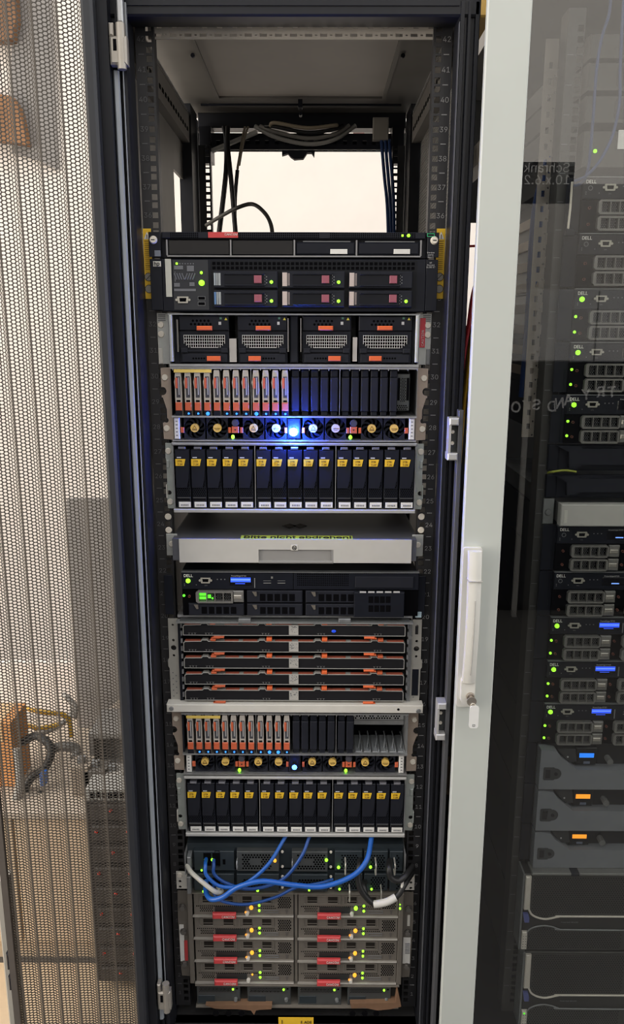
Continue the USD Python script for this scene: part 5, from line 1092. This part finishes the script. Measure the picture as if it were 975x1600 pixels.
# pale perforated strip and dark inner post in the side space
a = P(857, 270, .03); xs_, w_ = a[0] - .003, .0110
stp = sbox(xs_ - w_, -.02, xs_ + w_, 1.86); hol = [sbox(xs_ - .003, -.01 + k * .025, xs_ + .003, k * .025) for k in range(74)] + [Point(xs_ + .008, .004 + k * .025).buffer(.0018, 2) for k in range(73)]
g = G().poly(stp.difference(unary_union(hol)).intersection(sbox(0, 1.20, 2, 3)), .045, .047); nc.part('perforated_strip', g, M('strip_beige', (.34, .30, .27), .5, var=.08))
for k in range(8): nc.part('side_slat', G().box(.4670, .4734, .07, .55, 1.300 + k * .0415, 1.318 + k * .0415), M('slat_beige', (.62, .51, .41), .6, var=.08))
g = G().box(.345, .375, .03, .72, 1.70, 1.74); nc.part('side_beam', g, M('sunlit_beam_beige', (.28, .25, .22), .5, var=.08))  # pale colour stands in for sun falling on this beam
# cable guide rod and blue cables
g = G().tube([P(894, 284, -.02), P(891, 325, -.02), P(887, 362, -.02)], .0020, 8, 1); nc.part('cable_rod', g, CHROME)
g = G(); a, b = P(884, 357, -.02), P(897, 368, -.02); g.box(a[0], b[0], -.022, -.0130, b[2], a[2], .001); nc.part('rod_holder', g, PLAS)
def ncable(name, pts, r, mat, lab, group=None): return cable(name, pts, r, mat, lab, group=group)
ncable('patch_cable', [(955, -25, -.03), (952, 20, -.03), (940, 60, -.03), (932, 110, -.035), (927, 180, -.035), (921, 250, -.035), (915, 277, -.032), (905, 288, -.028), (897, 290, -.024)], .0024, DBLUE, 'thin blue cable hanging behind the glass door, left of two')
ncable('patch_cable', [(976, -25, -.03), (972, 40, -.035), (969, 110, -.038), (968, 160, -.04), (957, 212, -.04), (938, 250, -.045), (917, 274, -.042), (898, 283, -.032)], .0024, DBLUE, 'thin blue cable hanging behind the glass door, right of two')
ncable('side_cable', [(856, 248, .17), (850, 275, .15), (840, 315, .13), (834, 365, .12), (831, 420, .11), (827, 500, .11), (817, 620, .12)], .0085, M('mid_blue_cable', ()), 'thick blue cable in the side space of the glass door cabinet, front one')
ncable('side_cable', [(848, 290, .19), (846, 330, .18), (842, 380, .18), (839, 425, .18), (832, 446, .18), (826, 436, .17)], .0050, BLUEC, 'blue cable with a tight loop behind the thick one in the side space')
# servers behind the glass
tops = [1.6365, 1.5490, 1.4605, 1.3722, 1.2832]
for k, zt in enumerate(tops):
    w = ('topmost', 'second', 'third', 'fourth', 'fifth')[k]
    t, zb = dell(NL, zt, 'black server with metal drive carriers, %s of five above the blanking units' % ('topmost' if k == 0 else w + ' from the top'), 'servers in the upper half of the glass door cabinet', lit=k >= 2, lcd=None if k < 4 else 'dash', drives=(1, 1), drv_lit=(k >= 2, k >= 2))
    ear(t, -1, 0, 0, PLAS, outline=sbox(NX - .2413, zb + .001, NL - .0004, zt - .001), y=-.012); ear(t, 1, 0, 0, PLAS, outline=sbox(NL + .4344, zb + .001, NX + .2413, zt - .001), y=-.012)
tops = [1.0495, .9625, .8755, .7886, .7018]
for k, zt in enumerate(tops):
    w = ('topmost', 'second', 'third', 'fourth', 'lowest')[k]
    t, zb = dell(NL, zt, 'black server, %s of five below the pale drawer, %s' % (w, 'no lit screen' if k < 2 else 'with a lit blue screen'), 'servers below the pale drawer', lit=k >= 2, lcd='dash' if k < 2 else 'full', drives=(1, 1), drv_lit=(k >= 2, k >= 2))
    ear(t, -1, 0, 0, PLAS, outline=sbox(NX - .2413, zb + .001, NL - .0004, zt - .001), y=-.012); ear(t, 1, 0, 0, PLAS, outline=sbox(NL + .4344, zb + .001, NX + .2413, zt - .001), y=-.012)
for k, (a_, b_) in enumerate(((1.1940, 1.1480), (1.1400, 1.0985))):
    t = Thing('blanking_unit', 'black ridged blanking unit behind the glass, %s of two' % ('upper' if k == 0 else 'lower'), 'blanking unit', loc=(NX, 0, b_))
    g = G().box(NX - .240, NX + .2413, -.010, -.0008, b_, a_, .001); t.part('panel', g, PLAS)
    g = G().poly([(NL + .012, b_ + .006), (NL + .028, b_ + .006), (NL + .034, b_ + .012), (NL + .40, b_ + .012), (NL + .40, a_ - .005), (NL + .034, a_ - .005), (NL + .028, a_ - .001), (NL - .010, a_ - .001), (NL + .010, a_ - .012)], -.020, -.010); t.part('raised_field', g, PLASM)
cable('short_lead', [(856, 739, -.02), (864, 737, -.03), (882, 735, -.03), (900, 737, -.022)], .0020, M('lime_lead', (.30, .33, .04), .45, var=.05), 'thin lime lead between the two blanking units')
zt, zb = Zp(786.5, -.03), Zp(820.5, -.03); x0 = Xp(876, 803, -.03)
t = Thing('monitor_drawer', 'pale grey monitor drawer behind the glass door', 'console drawer', loc=(NX, .2, zb))
g = G().box(NX - .215, NX + .215, -.012, .5, zb + .002, zt - .002); t.part('tray', g, DZINC)
g = G().box(x0, NX + NX - x0, -.032, -.0125, zb, zt, .0015); fp = t.part('front', g, GREYP)
g = G().box(x0 + .006, x0 + .0115, -.0326, -.0318, zb + .006, zt - .010); t.part('front_label', g, CREAM, parent=fp)
for s in (-1, 1):
    g = G().box(NX + s * .222, NX + s * .2413, -.006, -.0035, zb - .002, zt + .006, .0008); e = t.part('mounting_ear', g, DZINC); g = G(); screw(g, NX + s * .232, (zb + zt) / 2, -.006, .0065); t.part('screw', g, DZINC, parent=e)
# three servers with slate bezels
bz_ = [P(880, q, -.034)[2] for q in (1167.5, 1235, 1299.5, 1361)]
for k, (za, zb) in enumerate(((bz_[0] - .004, bz_[1] + .001), (bz_[1], bz_[2] + .001), (bz_[2], bz_[3] + .0065))):
    t = Thing('bezel_server', 'server with a slate grey bezel and %s display, %s of three' % ('a blue' if k == 0 else 'an orange', ('top', 'middle', 'bottom')[k]), 'server', 'servers with slate bezels', loc=(NX, .2, zb)); h = za - zb
    g = G().box(NL - .006, NL + .44, -.012, .6, zb + .001, za - .0005); t.part('body', g, M('bezel_dark', (.014, .014, .016), .3, var=.05))
    X = lambda d: NL - .004 + d
    g = G().poly([(X(0), zb + .001), (X(.442), zb + .001), (X(.442), zb + h * .50), (X(.070), zb + h * .50), (X(.040), zb + h * .78), (X(.030), zb + h * .94), (X(.012), za - .002), (X(0), za - .002)], -.034, -.012); bz = t.part('bezel', g, SLATE)
    g = G().poly(sbox(X(.010), zb + h * .28, X(.026), zb + h * .52).buffer(.003).union(Point(X(.030), zb + h * .40).buffer(h * .13)), -.0350, -.0338); kl = t.part('bezel_lock', g, M('lock_dark', (.045, .046, .050), .4, var=.1), parent=bz)
    g = G().cyl(X(.031), zb + h * .40, .0035, -.0358, -.035, 12); g.box(X(.011), X(.020), -.0356, -.0348, zb + h * .30, zb + h * .50); t.part('lock_detail', g, INK, parent=bz, kind='stuff')
    g = G().poly([(X(.034), za - .004), (X(.068), za - .004), (X(.072), zb + h * .64), (X(.056), zb + h * .64), (X(.040), zb + h * .84)], -.026, -.012); t.part('bezel_wing', g, M('wing_dark', (.035, .036, .038), .35, var=.08))
    g = G().box(X(.072), X(.1105), -.022, -.012, zb + h * .54, za - .004, .001); dp = t.part('display_panel', g, GLOSSB)
    g = G().box(X(.0775), X(.1055), -.0228, -.0218, za - h * .28, za - h * .175); t.part('screen', g, M('azure_screen', (.02, .1, .4), emit=(.02, .22, 1.0), strength=1.3) if k == 0 else LCDO, parent=dp)
    g = G().box(X(.0865), X(.0985), -.0228, -.0218, za - h * .43, za - h * .375); t.part('display_button', g, M('button_blue_grey', (.12, .14, .20), .4, var=.05), parent=dp)
    g = G().cyl(X(.054), za - h * .24, .0018, -.0266, -.026, 8); t.part('small_light', g, INKW)
    g = G().cyl(X(.135), za - h * .34, .006, -.030, -.012, 14); t.part('round_knob', g, M('knob_grey', (.14, .14, .14), .4, var=.05))
    g = G().box(NX - .2413, NL - .007, -.010, -.004, zb + .001, za - .001); t.part('mounting_ear', g, PLAS)
# disk arrays with mesh bezels
for k, (py0, py1) in enumerate(((1368, 1488), (1490, 1612))):
    yb = -.05; zt, zb = P(880, py0, yb)[2], P(880, py1, yb)[2]; h = zt - zb; x0 = P(823, py0 + 10, yb)[0] - .002; x1 = NX + NX - x0; X = lambda d: x0 + d; Z = lambda f: zb + h * f
    t = Thing('disk_array', 'disk array with a black mesh bezel and ivory trim, %s of two at the bottom' % ('upper' if k == 0 else 'lower'), 'storage array', 'arrays with mesh bezels', loc=(NX, .2, zb))
    g = G().box(NX - .219, NX + .219, -.012, .6, zb + .001, zt - .001); t.part('body', g, PLAS)
    g = G().box(x0, x1, -.044, -.012, zb + .002, zt - .002, .002); bz = t.part('bezel', g, M('bezel_black', (.024, .023, .022), .5, var=.06))
    for up in (1, 0):
        if up: o = [(.012, .98), (.50, .98), (.50, .475), (.070, .475), (.045, .435), (.030, .45), (.018, .50), (.014, .56)]
        else: o = [(.008, .02), (.50, .02), (.50, .29), (.070, .29), (.045, .345), (.030, .33), (.016, .28), (.010, .22)]
        o = [(X(min(d * 1.0, .5)), Z(f)) for d, f in o]; o = [(min(x, x1 - .01), z) for x, z in o]; pg = Polygon(o).buffer(0)
        g = G().poly(pg, -.047, -.044); mp = t.part('mesh_field', g, M('mesh_dark', (.032, .031, .030), .6, var=.08), parent=bz)
        def keep(x, z, pg=pg): return x < x0 + .20 and pg.buffer(-.004).contains(Point(x, z))
        g = G().hexes(X(.012), X(.20), zb + .003, zt - .003, .0050, .0014, -.0473, keep); t.part('mesh_holes', g, HOLE, parent=bz, kind='stuff')
        ed = [(X(d), Z(f)) for d, f in ([(.0095, .98), (.0105, .60), (.013, .53), (.018, .485), (.030, .447), (.045, .432), (.058, .444), (.072, .463), (.10, .467), (.46, .467)] if up else [(.0075, .20), (.011, .26), (.018, .305), (.030, .333), (.045, .343), (.060, .330), (.074, .302), (.10, .292), (.46, .288)])]
        g = G().tube([(x, -.0485, z) for x, z in ed], .0014 if not up else .0020, 8, 4); t.part('trim_line', g, IVORY if up else DZINC, parent=bz)
        g = G().box(X(.0005), X(.0115), -.050, -.043, Z(.55) if up else Z(.03), Z(.975) if up else Z(.26), .0015); iv = t.part('ivory_corner', g, IVORY, parent=bz)
        if not up:
            g = G()
            for q in range(5):
                for r_ in range(2): g.disc(X(.0035 + r_ * .005), Z(.07 + q * .035), .0012, -.0503)
            t.part('corner_dots', g, INKG, parent=bz, kind='stuff')
    g = G().poly([(X(.0), Z(.50)), (X(.010), Z(.50)), (X(.013), Z(.44)), (X(.013), Z(.385)), (X(.004), Z(.385))], -.0490, -.0435); t.part('blue_badge', g, M('violet_badge', (.10, .12, .34), .4, var=.08), parent=bz)
    g = G().text('PowerVault MD1200', .0030, X(.078), Z(.365), -.0446, maxw=.034); t.part('model_print', g, INKG, parent=bz)
    if k == 1: g = G().sphere(X(.005), -.0500, Z(.235), .0022); t.part('status_light', g, GRND)
    g = G().box(x0 - .004, x0 - .0005, -.046, -.006, zb + .004, zt - .001); t.part('side_bracket', g, DZINC)
    if k == 0: g = G().box(x0 + .012, x1 - .01, -.050, -.014, zt - .0010, zt + .0045, .001); t.part('top_ledge', g, M('ledge_grey', (.20, .20, .195), .45, .3, var=.05)); g = G().box(X(.088), X(.104), -.052, -.02, zt - .0012, zt + .0050, .001); t.part('ledge_clip', g, PLAS)
# grey boxes near the top, behind the glass
for k, (py0, py1) in enumerate(((52, 92), (97, 142), (149, 192))):
    zt, zb = P(940, py0, -.01)[2], P(940, py1, -.01)[2]; t = Thing('grey_unit', 'plain grey unit with a rounded recess near the top behind the glass, %s of three' % ('highest', 'middle', 'lowest')[k], 'server', loc=(NX, .2, zb))
    g = G().box(NX - .2190, NX + .2190, -.010, .5, zb, zt, .002); t.part('face', g, M('unit_grey', (.055, .054, .050), .5, var=.06))
    g = G().poly(sbox(NL + .050, zb + .012, NL + .150, zt - .010).buffer(.006), -.0108, -.0095); t.part('recess', g, M('recess_grey', (.024, .024, .023), .5, var=.05))
    g = G().box(NX - .2190, NX + .2190, -.014, -.010, zb - .0005, zb + .0035); t.part('lower_lip', g, M('unit_grey', ()))
zt, zb = P(940, 205, -.01)[2], P(940, 262, -.01)[2]
t = Thing('grey_switch', 'dim grey switch with one lime light above the five servers', 'network switch', loc=(NX, .2, zb))
g = G().box(NX - .219, NX + .219, -.010, .4, zb, zt, .001); t.part('body', g, M('unit_grey', ()))
a = P(930, 236, -.0115); g = G().sphere(a[0], -.0112, a[2], .0032); t.part('status_light', g, GRN)
a, b = P(967, 203, -.012), P(990, 233, -.012); g = G().box(a[0], b[0], -.0122, -.0105, b[2], a[2]); t.part('white_label', g, M('bright_label', (.85, .84, .82), .5, var=.02))

# ---------------------------------------------------------------- cables seen in the gap between the two cabinets
for k in range(7):
    y = .20 + .015 * k
    pts = [(742 - (k % 3), 455 + 6 * k, y), (741 - .8 * (k % 4), 500 + 4 * k, y - .02), (734 - (k % 3) * 1.6, 560, y - .02), (727 - (k % 2) * 2, 620, y - .01), (722, 680, y), (716, 760, y)]
    cable('gap_cable', pts, .0030, YELC if k < 5 else M('ochre_cable', (.36, .21, .03), .5, var=.1), ('yellow' if k < 5 else 'ochre') + ' cable in the gap between the cabinets, %s from the top of its bundle' % ORD[k], group='yellow cables in the gap between the cabinets')
for k in range(2): cable('gap_cable', [(748, 425 - 8 * k, .15 - .02 * k), (738 + k, 462, .14 - .02 * k), (732 + 2 * k, 505, .13 - .02 * k), (727, 545, .12 - .02 * k), (720, 600, .12 - .02 * k)], .0032, REDC, 'dark red cable in front of the yellow bundle in the gap, %s' % ('upper' if k else 'lower'), group='red cables in the gap')
cable('gap_cable', [(722, 386.5, .5), (738, 384.5, .5), (760, 384, .5)], .0026, M('bright_red_cable', (.70, .04, .03), .5, var=.03), 'short bright red cable crossing the gap near the top')
for k in range(4): cable('black_lead', [(741 - k * 1.2, 150 + 28 * k, .30 - .02 * k), (735, 190 + 22 * k, .29 - .02 * k), (731, 235 + 16 * k, .28 - .02 * k), (727, 300 + 10 * k, .27 - .02 * k)], .0042, M('olive_lead', (.10, .085, .05), .5, var=.15) if k % 2 else BLKC, ('olive' if k % 2 else 'black') + ' lead in the upper part of the gap between the cabinets, %s from the top' % ORD[k], group='dark leads in the upper gap')
for k in range(4): cable('black_lead', [(716, 700 + 30 * k, .22 + .02 * k), (712 - k, 800 + 40 * k, .22 + .02 * k), (706, 950 + 40 * k, .22 + .02 * k), (699, 1180 + 60 * k, .22 + .02 * k)], .0050, M('brown_lead', (.07, .045, .03), .5, var=.15) if k % 2 else BLKC, ('brown' if k % 2 else 'black') + ' lead hanging low in the gap between the cabinets, %s from the top' % ORD[k], group='dark leads in the lower gap')
a = P(738, 6, .12); g = G().box(a[0] - .022, a[0] + .035, .12, .30, a[2] - .02, a[2] + .04, .003); single('cable_tray', g, M('ochre_tray', (.55, .34, .08), .5, var=.08), 'ochre yellow cable tray above the gap between the cabinets', 'cable tray')

# ---------------------------------------------------------------- what stands behind the mesh door
def at(px, py, y): p = P(px, py, y); return p[0], p[2]
def Z2(py, y, px=60): return P(px, py, y)[2]
yd = .22
a = at(-60, 1262, yd)
t = Thing('side_cupboard', 'beige cupboard behind the mesh door, carrying a clutter of cables', 'cupboard', loc=(-.9, .42, -.11))
xr = P(214, 1400, yd)[0]
g = G().box(-1.5, xr, yd + .02, .64, -.11, a[1] - .02); t.part('carcass', g, DESK)
n = 4; xs0 = -1.5
for k in range(n):
    x0 = xs0 + (xr - xs0) * k / n; x1 = xs0 + (xr - xs0) * (k + 1) / n
    d = t.part('cupboard_front', G().box(x0 + .003, x1 - .003, yd, yd + .02, -.05, a[1] - .03, .002), DESK)
g = G().box(-1.52, xr + .01, yd - .015, .65, a[1] - .02, a[1], .003); t.part('top_board', g, M('top_board_beige', (.55, .47, .38), .45, var=.05))
ztop = a[1]
# dark unit with red lights
yu = .13
ux0, uz1 = at(132, 1251, yu); ux1 = at(222, 1400, yu)[0]; uz0 = max(at(150, 1535, yu)[1], -.1035)
t = Thing('dark_rack_unit', 'tall dark equipment unit with small red lights behind the mesh door', 'equipment', loc=((ux0 + ux1) / 2, yu + .03, uz0))
g = G().box(ux0, ux1, yu, yu + .06, max(uz0, -.1035), uz1, .004); bd = t.part('body', g, M('unit_dark', (.030, .026, .025), .5, var=.15))
rr = random.Random(5)
for k in range(9):
    z = uz1 - (uz1 - uz0) * (k + .5) / 9; g = G().box(ux0 + .012, ux1 - .012, yu - .006, yu, z - (uz1 - uz0) * .040, z + (uz1 - uz0) * .040, .002); sl = t.part('slot_panel', g, M('slot_panel_grey', (.055, .048, .045), .5, var=.2))
    for q in range(3):
        if (k + q) % 2: xx = ux0 + (ux1 - ux0) * (.2 + .3 * q); t.part('red_light', G().sphere(xx, yu - .006, z + .006, .0035), M('dim_red_light', (.3, .02, .01), emit=(.8, .03, .01), strength=.35), parent=sl)
px0, pz1 = at(134, 1236, yu); px1, pz0 = at(204, 1250, yu)
t = Thing('patch_box', 'pale grey patch box lying on top of the tall dark unit behind the mesh', 'patch box', loc=((px0 + px1) / 2, yu, pz0))
g = G().box(px0, px1, yu - .002, yu + .055, uz1 + .0005, uz1 + .030, .002); pn = t.part('panel', g, M('panel_pale', (.42, .42, .40), .45, .2, var=.08))
for k in range(6): g = G().box(px0 + .01 + k * (px1 - px0 - .02) / 6, px0 + .01 + (k + .7) * (px1 - px0 - .02) / 6, yu - .003, yu - .0015, uz1 + .008, uz1 + .022); t.part('port', g, HOLE, parent=pn)
# two grey boards standing in for cast shadows, and brown pieces
yb = .600
bp = [at(*q, yb) for q in ((104, 780), (212, 780), (215, 1068), (152, 1122), (140, 1140), (122, 1140))]
single('shadow_board', G().poly(bp, yb, yb + .02), SHADOWB, 'added grey board with one slanted lower corner, standing in for a cast shadow', 'board')
yb = 1.975
bp = [at(*q, yb) for q in ((18, -60), (72, -60), (80, 30), (89, 265), (58, 250), (18, 238))]
single('high_shadow_board', G().poly(bp, yb, yb + .02), SHADOWB, 'added grey board high on the wall, standing in for a cast shadow', 'board')
bp = [at(*q, yb - .06) for q in ((-40, -40), (20, -40), (24, 30), (18, 60), (8, 62), (-40, 62))]
single('wall_bracket', G().poly(bp, yb - .06, yb - .001), WOOD, 'dark brown wooden piece at the top left, above another brown one', 'wooden piece')
bp = [at(*q, yb - .06) for q in ((-40, 140), (18, 150), (30, 170), (42, 226), (20, 222), (-40, 215))]
single('wall_bracket', G().poly(bp, yb - .06, yb - .001), M('rust_wood', (.26, .12, .045), .6, var=.25, scale=12), 'rust brown wooden piece on the wall, below the dark brown one', 'wooden piece')
# clutter on the cupboard
single('floor_strip', G().box(-1.5, -.30, -.045, .215, -.1099, -.1040), DESK, 'beige floor strip in front of the beige cupboard', 'floor strip')
single('added_partition', G().box(-1.5, -.30, .68, .70, -.11, P(60, 1036, .68)[2]), WALLW, 'added low white partition behind the beige cupboard, carrying the bright wall lower', 'partition')  # added white screen hides the dark floor and extends the bright wall
x0, z1 = at(-40, 1128, 0.304); x1 = at(24, 1200, 0.304)[0]
t = Thing('orange_carton', 'orange brown carton on the cupboard at the left edge', 'carton', loc=((x0 + x1) / 2, 0.340, ztop))
g = G().box(x0, x1, 0.304, 0.400, ztop + .0005, z1, .004); cb = t.part('carton', g, M('carton_orange', (.60, .27, .09), .75, var=.12)); g = G().box((x0 + x1) / 2 - .02, (x0 + x1) / 2 + .02, .302, .401, z1 - .05, z1 + .001); t.part('tape', g, M('carton_tape', (.66, .45, .24), .4, var=.05), parent=cb)
def clut(pts, r, m, lab, name='loose_cable'): return cable(name, pts, r, m, lab)
clut([(40, 1106, 0.475), (52, 1110, 0.440), (70, 1113, 0.430), (104, 1120, 0.448), (112, 1150, 0.448)], .006, YELC, 'yellow cable lying highest in the clutter behind the mesh door')
clut([(44, 1134, 0.430), (62, 1138, 0.412), (92, 1132, 0.412)], .006, YELC, 'yellow cable lying lower in the clutter behind the mesh door')
clut([(100, 1085, 0.565), (112, 1098, 0.520), (110, 1118, 0.502), (88, 1136, 0.466), (60, 1148, 0.430), (40, 1156, 0.412)], .007, GRYC, 'grey cable curving down through the clutter behind the mesh door')
clut([(104, 1090, 0.520), (118, 1105, 0.502), (116, 1122, 0.484)], .007, M('mid_grey_cable', ()), 'short mid grey cable loop beside the lower shadow board')
clut([(34, 1160, 0.340), (58, 1150, 0.340), (80, 1170, 0.322), (70, 1200, 0.304), (48, 1216, 0.295), (36, 1240, 0.286)], .010, BLKC, 'black cable coil in the middle of the clutter behind the mesh')
clut([(76, 1170, 0.340), (104, 1166, 0.340), (120, 1172, 0.340), (118, 1185, 0.322)], .012, M('dark_grey_lead', (.10, .095, .09), .5, var=.2), 'dark grey lead lying right of the black coil')
clut([(60, 1236, 0.286), (80, 1244, 0.286), (100, 1247, 0.286), (120, 1244, 0.286)], .005, BLKC, 'thin black lead along the front of the cupboard top')
clut([(26, 1170, 0.275), (30, 1200, 0.268), (30, 1230, 0.262), (24, 1252, 0.258)], .010, GRYC, 'pale grey lead hanging beside the orange carton')
x0, z1 = at(63, 1208, 0.277); x1, z0 = at(72, 1226, 0.277); t = Thing('blue_plug', 'small blue plug on the cupboard top', 'plug', loc=(x0, 0.277, z0)); t.part('plug', G().box(x0, x1, 0.268, 0.295, z0, z1, .003), BLUEC); t.part('plug_tip', G().box(x0 + .004, x1 - .004, 1.115, 1.121, z0 + .01, z1 - .01), WHITEL)
x0, z1 = at(136, 1118, 0.385); x1, z0 = at(182, 1200, 0.385)
t = Thing('grey_crate', 'grey plastic crate on the cupboard below the lower shadow board', 'crate', loc=((x0 + x1) / 2, 0.430, ztop))
g = G().frame(x0, x1 + .05, ztop + .001, z1 - .05, 0.385, 0.520, .012); g.box(x0, x1 + .05, 0.430, 0.439, ztop + .001, z1 - .06); cr = t.part('body', g, M('crate_grey', (.24, .23, .22), .5, var=.08))
for k in range(4): t.part('rib', G().box(x0 + .02 + k * (x1 - x0) / 4, x0 + .03 + k * (x1 - x0) / 4, 1.243, 1.2499, ztop + .004, z1 - .055), M('crate_grey', ()), parent=cr)
for k, (px, py, w, h, c, lab) in enumerate(((128, 1198, .05, .08, (.30, .25, .20), 'tan'), (150, 1210, .06, .07, (.12, .11, .10), 'charcoal'), (176, 1205, .06, .06, (.40, .38, .35), 'pale'))):
    x, z = at(px, py, 0.286); t = Thing('small_adapter', '%s power adapter in front of the grey crate' % lab, 'adapter', loc=(x, 0.286, ztop)); m_ = M('adapter_' + lab, c, .5, var=.1)
    t.part('case', G().box(x - w / 2, x + w / 2, 0.268, 0.313, ztop + .0005, ztop + h, .006), m_); t.part('prong', G().box(x - .008, x + .008, 0.277, 0.295, ztop + h, ztop + h + .012), DZINC)
# pale cabinet edge beyond the free edge of the mesh leaf
x1 = P(0, 1420, -.06)[0] - .0
pe = P(2, 1390, -.04)[0]
t = Thing('pale_cabinet', 'pale grey cabinet edge with black catches left of the mesh door', 'cabinet', loc=(-.58, -.03, -.11))
g = G().box(DX1 - .030, DX1 - .0065, -.050, -.02, -.11, Z2(1375, -.05, 2), .003); t.part('side', g, M('pale_cabinet_grey', (.42, .40, .36), .5, var=.04))
for py0, py1 in ((1488, 1514), (1524, 1546)):
    z1, z0 = Z2(py0, -.07, 14), Z2(py1, -.07, 14); g = G().box(DX1 - .012, DX1 - .0025, -.075, -.0505, z0, z1, .003); t.part('catch', g, PLAS, label='black rubber catch')

# ---------------------------------------------------------------- the room behind the viewer, seen mirrored in the glass
single('wall_front', G().box(-4, 4.5, -3.9, -3.8, -.11, 3.6), M('front_wall_grey', (.62, .59, .55), .8, var=.03), kind='structure')
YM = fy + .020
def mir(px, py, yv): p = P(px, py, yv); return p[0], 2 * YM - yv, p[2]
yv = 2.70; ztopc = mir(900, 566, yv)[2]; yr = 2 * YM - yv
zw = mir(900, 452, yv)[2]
t = Thing('added_white_cabinet', 'added white cabinet behind the viewer, brightening a band of the glass reflection', 'cabinet', loc=(1.2, yr - .2, ztopc))  # added unseen cabinet, its white front lightens part of the reflection
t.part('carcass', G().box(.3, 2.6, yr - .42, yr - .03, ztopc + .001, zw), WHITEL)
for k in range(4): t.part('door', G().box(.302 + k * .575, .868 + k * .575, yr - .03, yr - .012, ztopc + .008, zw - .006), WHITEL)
t = Thing('added_low_cabinet', 'added low black cabinet row behind the viewer, darkening the lower glass reflection', 'cabinet', loc=(1.2, yr - .2, -.11))  # added unseen row, its height sets where the reflection turns dark
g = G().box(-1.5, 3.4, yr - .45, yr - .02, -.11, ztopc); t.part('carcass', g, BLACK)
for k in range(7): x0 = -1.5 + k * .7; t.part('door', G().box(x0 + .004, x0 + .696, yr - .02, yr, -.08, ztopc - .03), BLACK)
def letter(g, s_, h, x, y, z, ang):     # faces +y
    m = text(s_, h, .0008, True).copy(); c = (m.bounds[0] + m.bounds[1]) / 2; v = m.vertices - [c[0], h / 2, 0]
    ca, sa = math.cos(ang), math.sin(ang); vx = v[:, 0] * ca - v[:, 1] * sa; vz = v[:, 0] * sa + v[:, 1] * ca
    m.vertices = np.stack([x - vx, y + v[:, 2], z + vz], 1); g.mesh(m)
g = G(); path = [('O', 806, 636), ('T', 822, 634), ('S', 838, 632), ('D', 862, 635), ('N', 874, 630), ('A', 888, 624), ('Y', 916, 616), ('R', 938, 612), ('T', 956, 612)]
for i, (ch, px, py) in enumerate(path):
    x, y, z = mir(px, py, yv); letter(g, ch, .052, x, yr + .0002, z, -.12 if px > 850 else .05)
t.part('lettering', g, M('lettering_grey', (.92, .92, .90), .5, var=0, emit=None), kind='stuff', label='pale lettering reading TRY AND STO, standing in for a mirrored shirt print')
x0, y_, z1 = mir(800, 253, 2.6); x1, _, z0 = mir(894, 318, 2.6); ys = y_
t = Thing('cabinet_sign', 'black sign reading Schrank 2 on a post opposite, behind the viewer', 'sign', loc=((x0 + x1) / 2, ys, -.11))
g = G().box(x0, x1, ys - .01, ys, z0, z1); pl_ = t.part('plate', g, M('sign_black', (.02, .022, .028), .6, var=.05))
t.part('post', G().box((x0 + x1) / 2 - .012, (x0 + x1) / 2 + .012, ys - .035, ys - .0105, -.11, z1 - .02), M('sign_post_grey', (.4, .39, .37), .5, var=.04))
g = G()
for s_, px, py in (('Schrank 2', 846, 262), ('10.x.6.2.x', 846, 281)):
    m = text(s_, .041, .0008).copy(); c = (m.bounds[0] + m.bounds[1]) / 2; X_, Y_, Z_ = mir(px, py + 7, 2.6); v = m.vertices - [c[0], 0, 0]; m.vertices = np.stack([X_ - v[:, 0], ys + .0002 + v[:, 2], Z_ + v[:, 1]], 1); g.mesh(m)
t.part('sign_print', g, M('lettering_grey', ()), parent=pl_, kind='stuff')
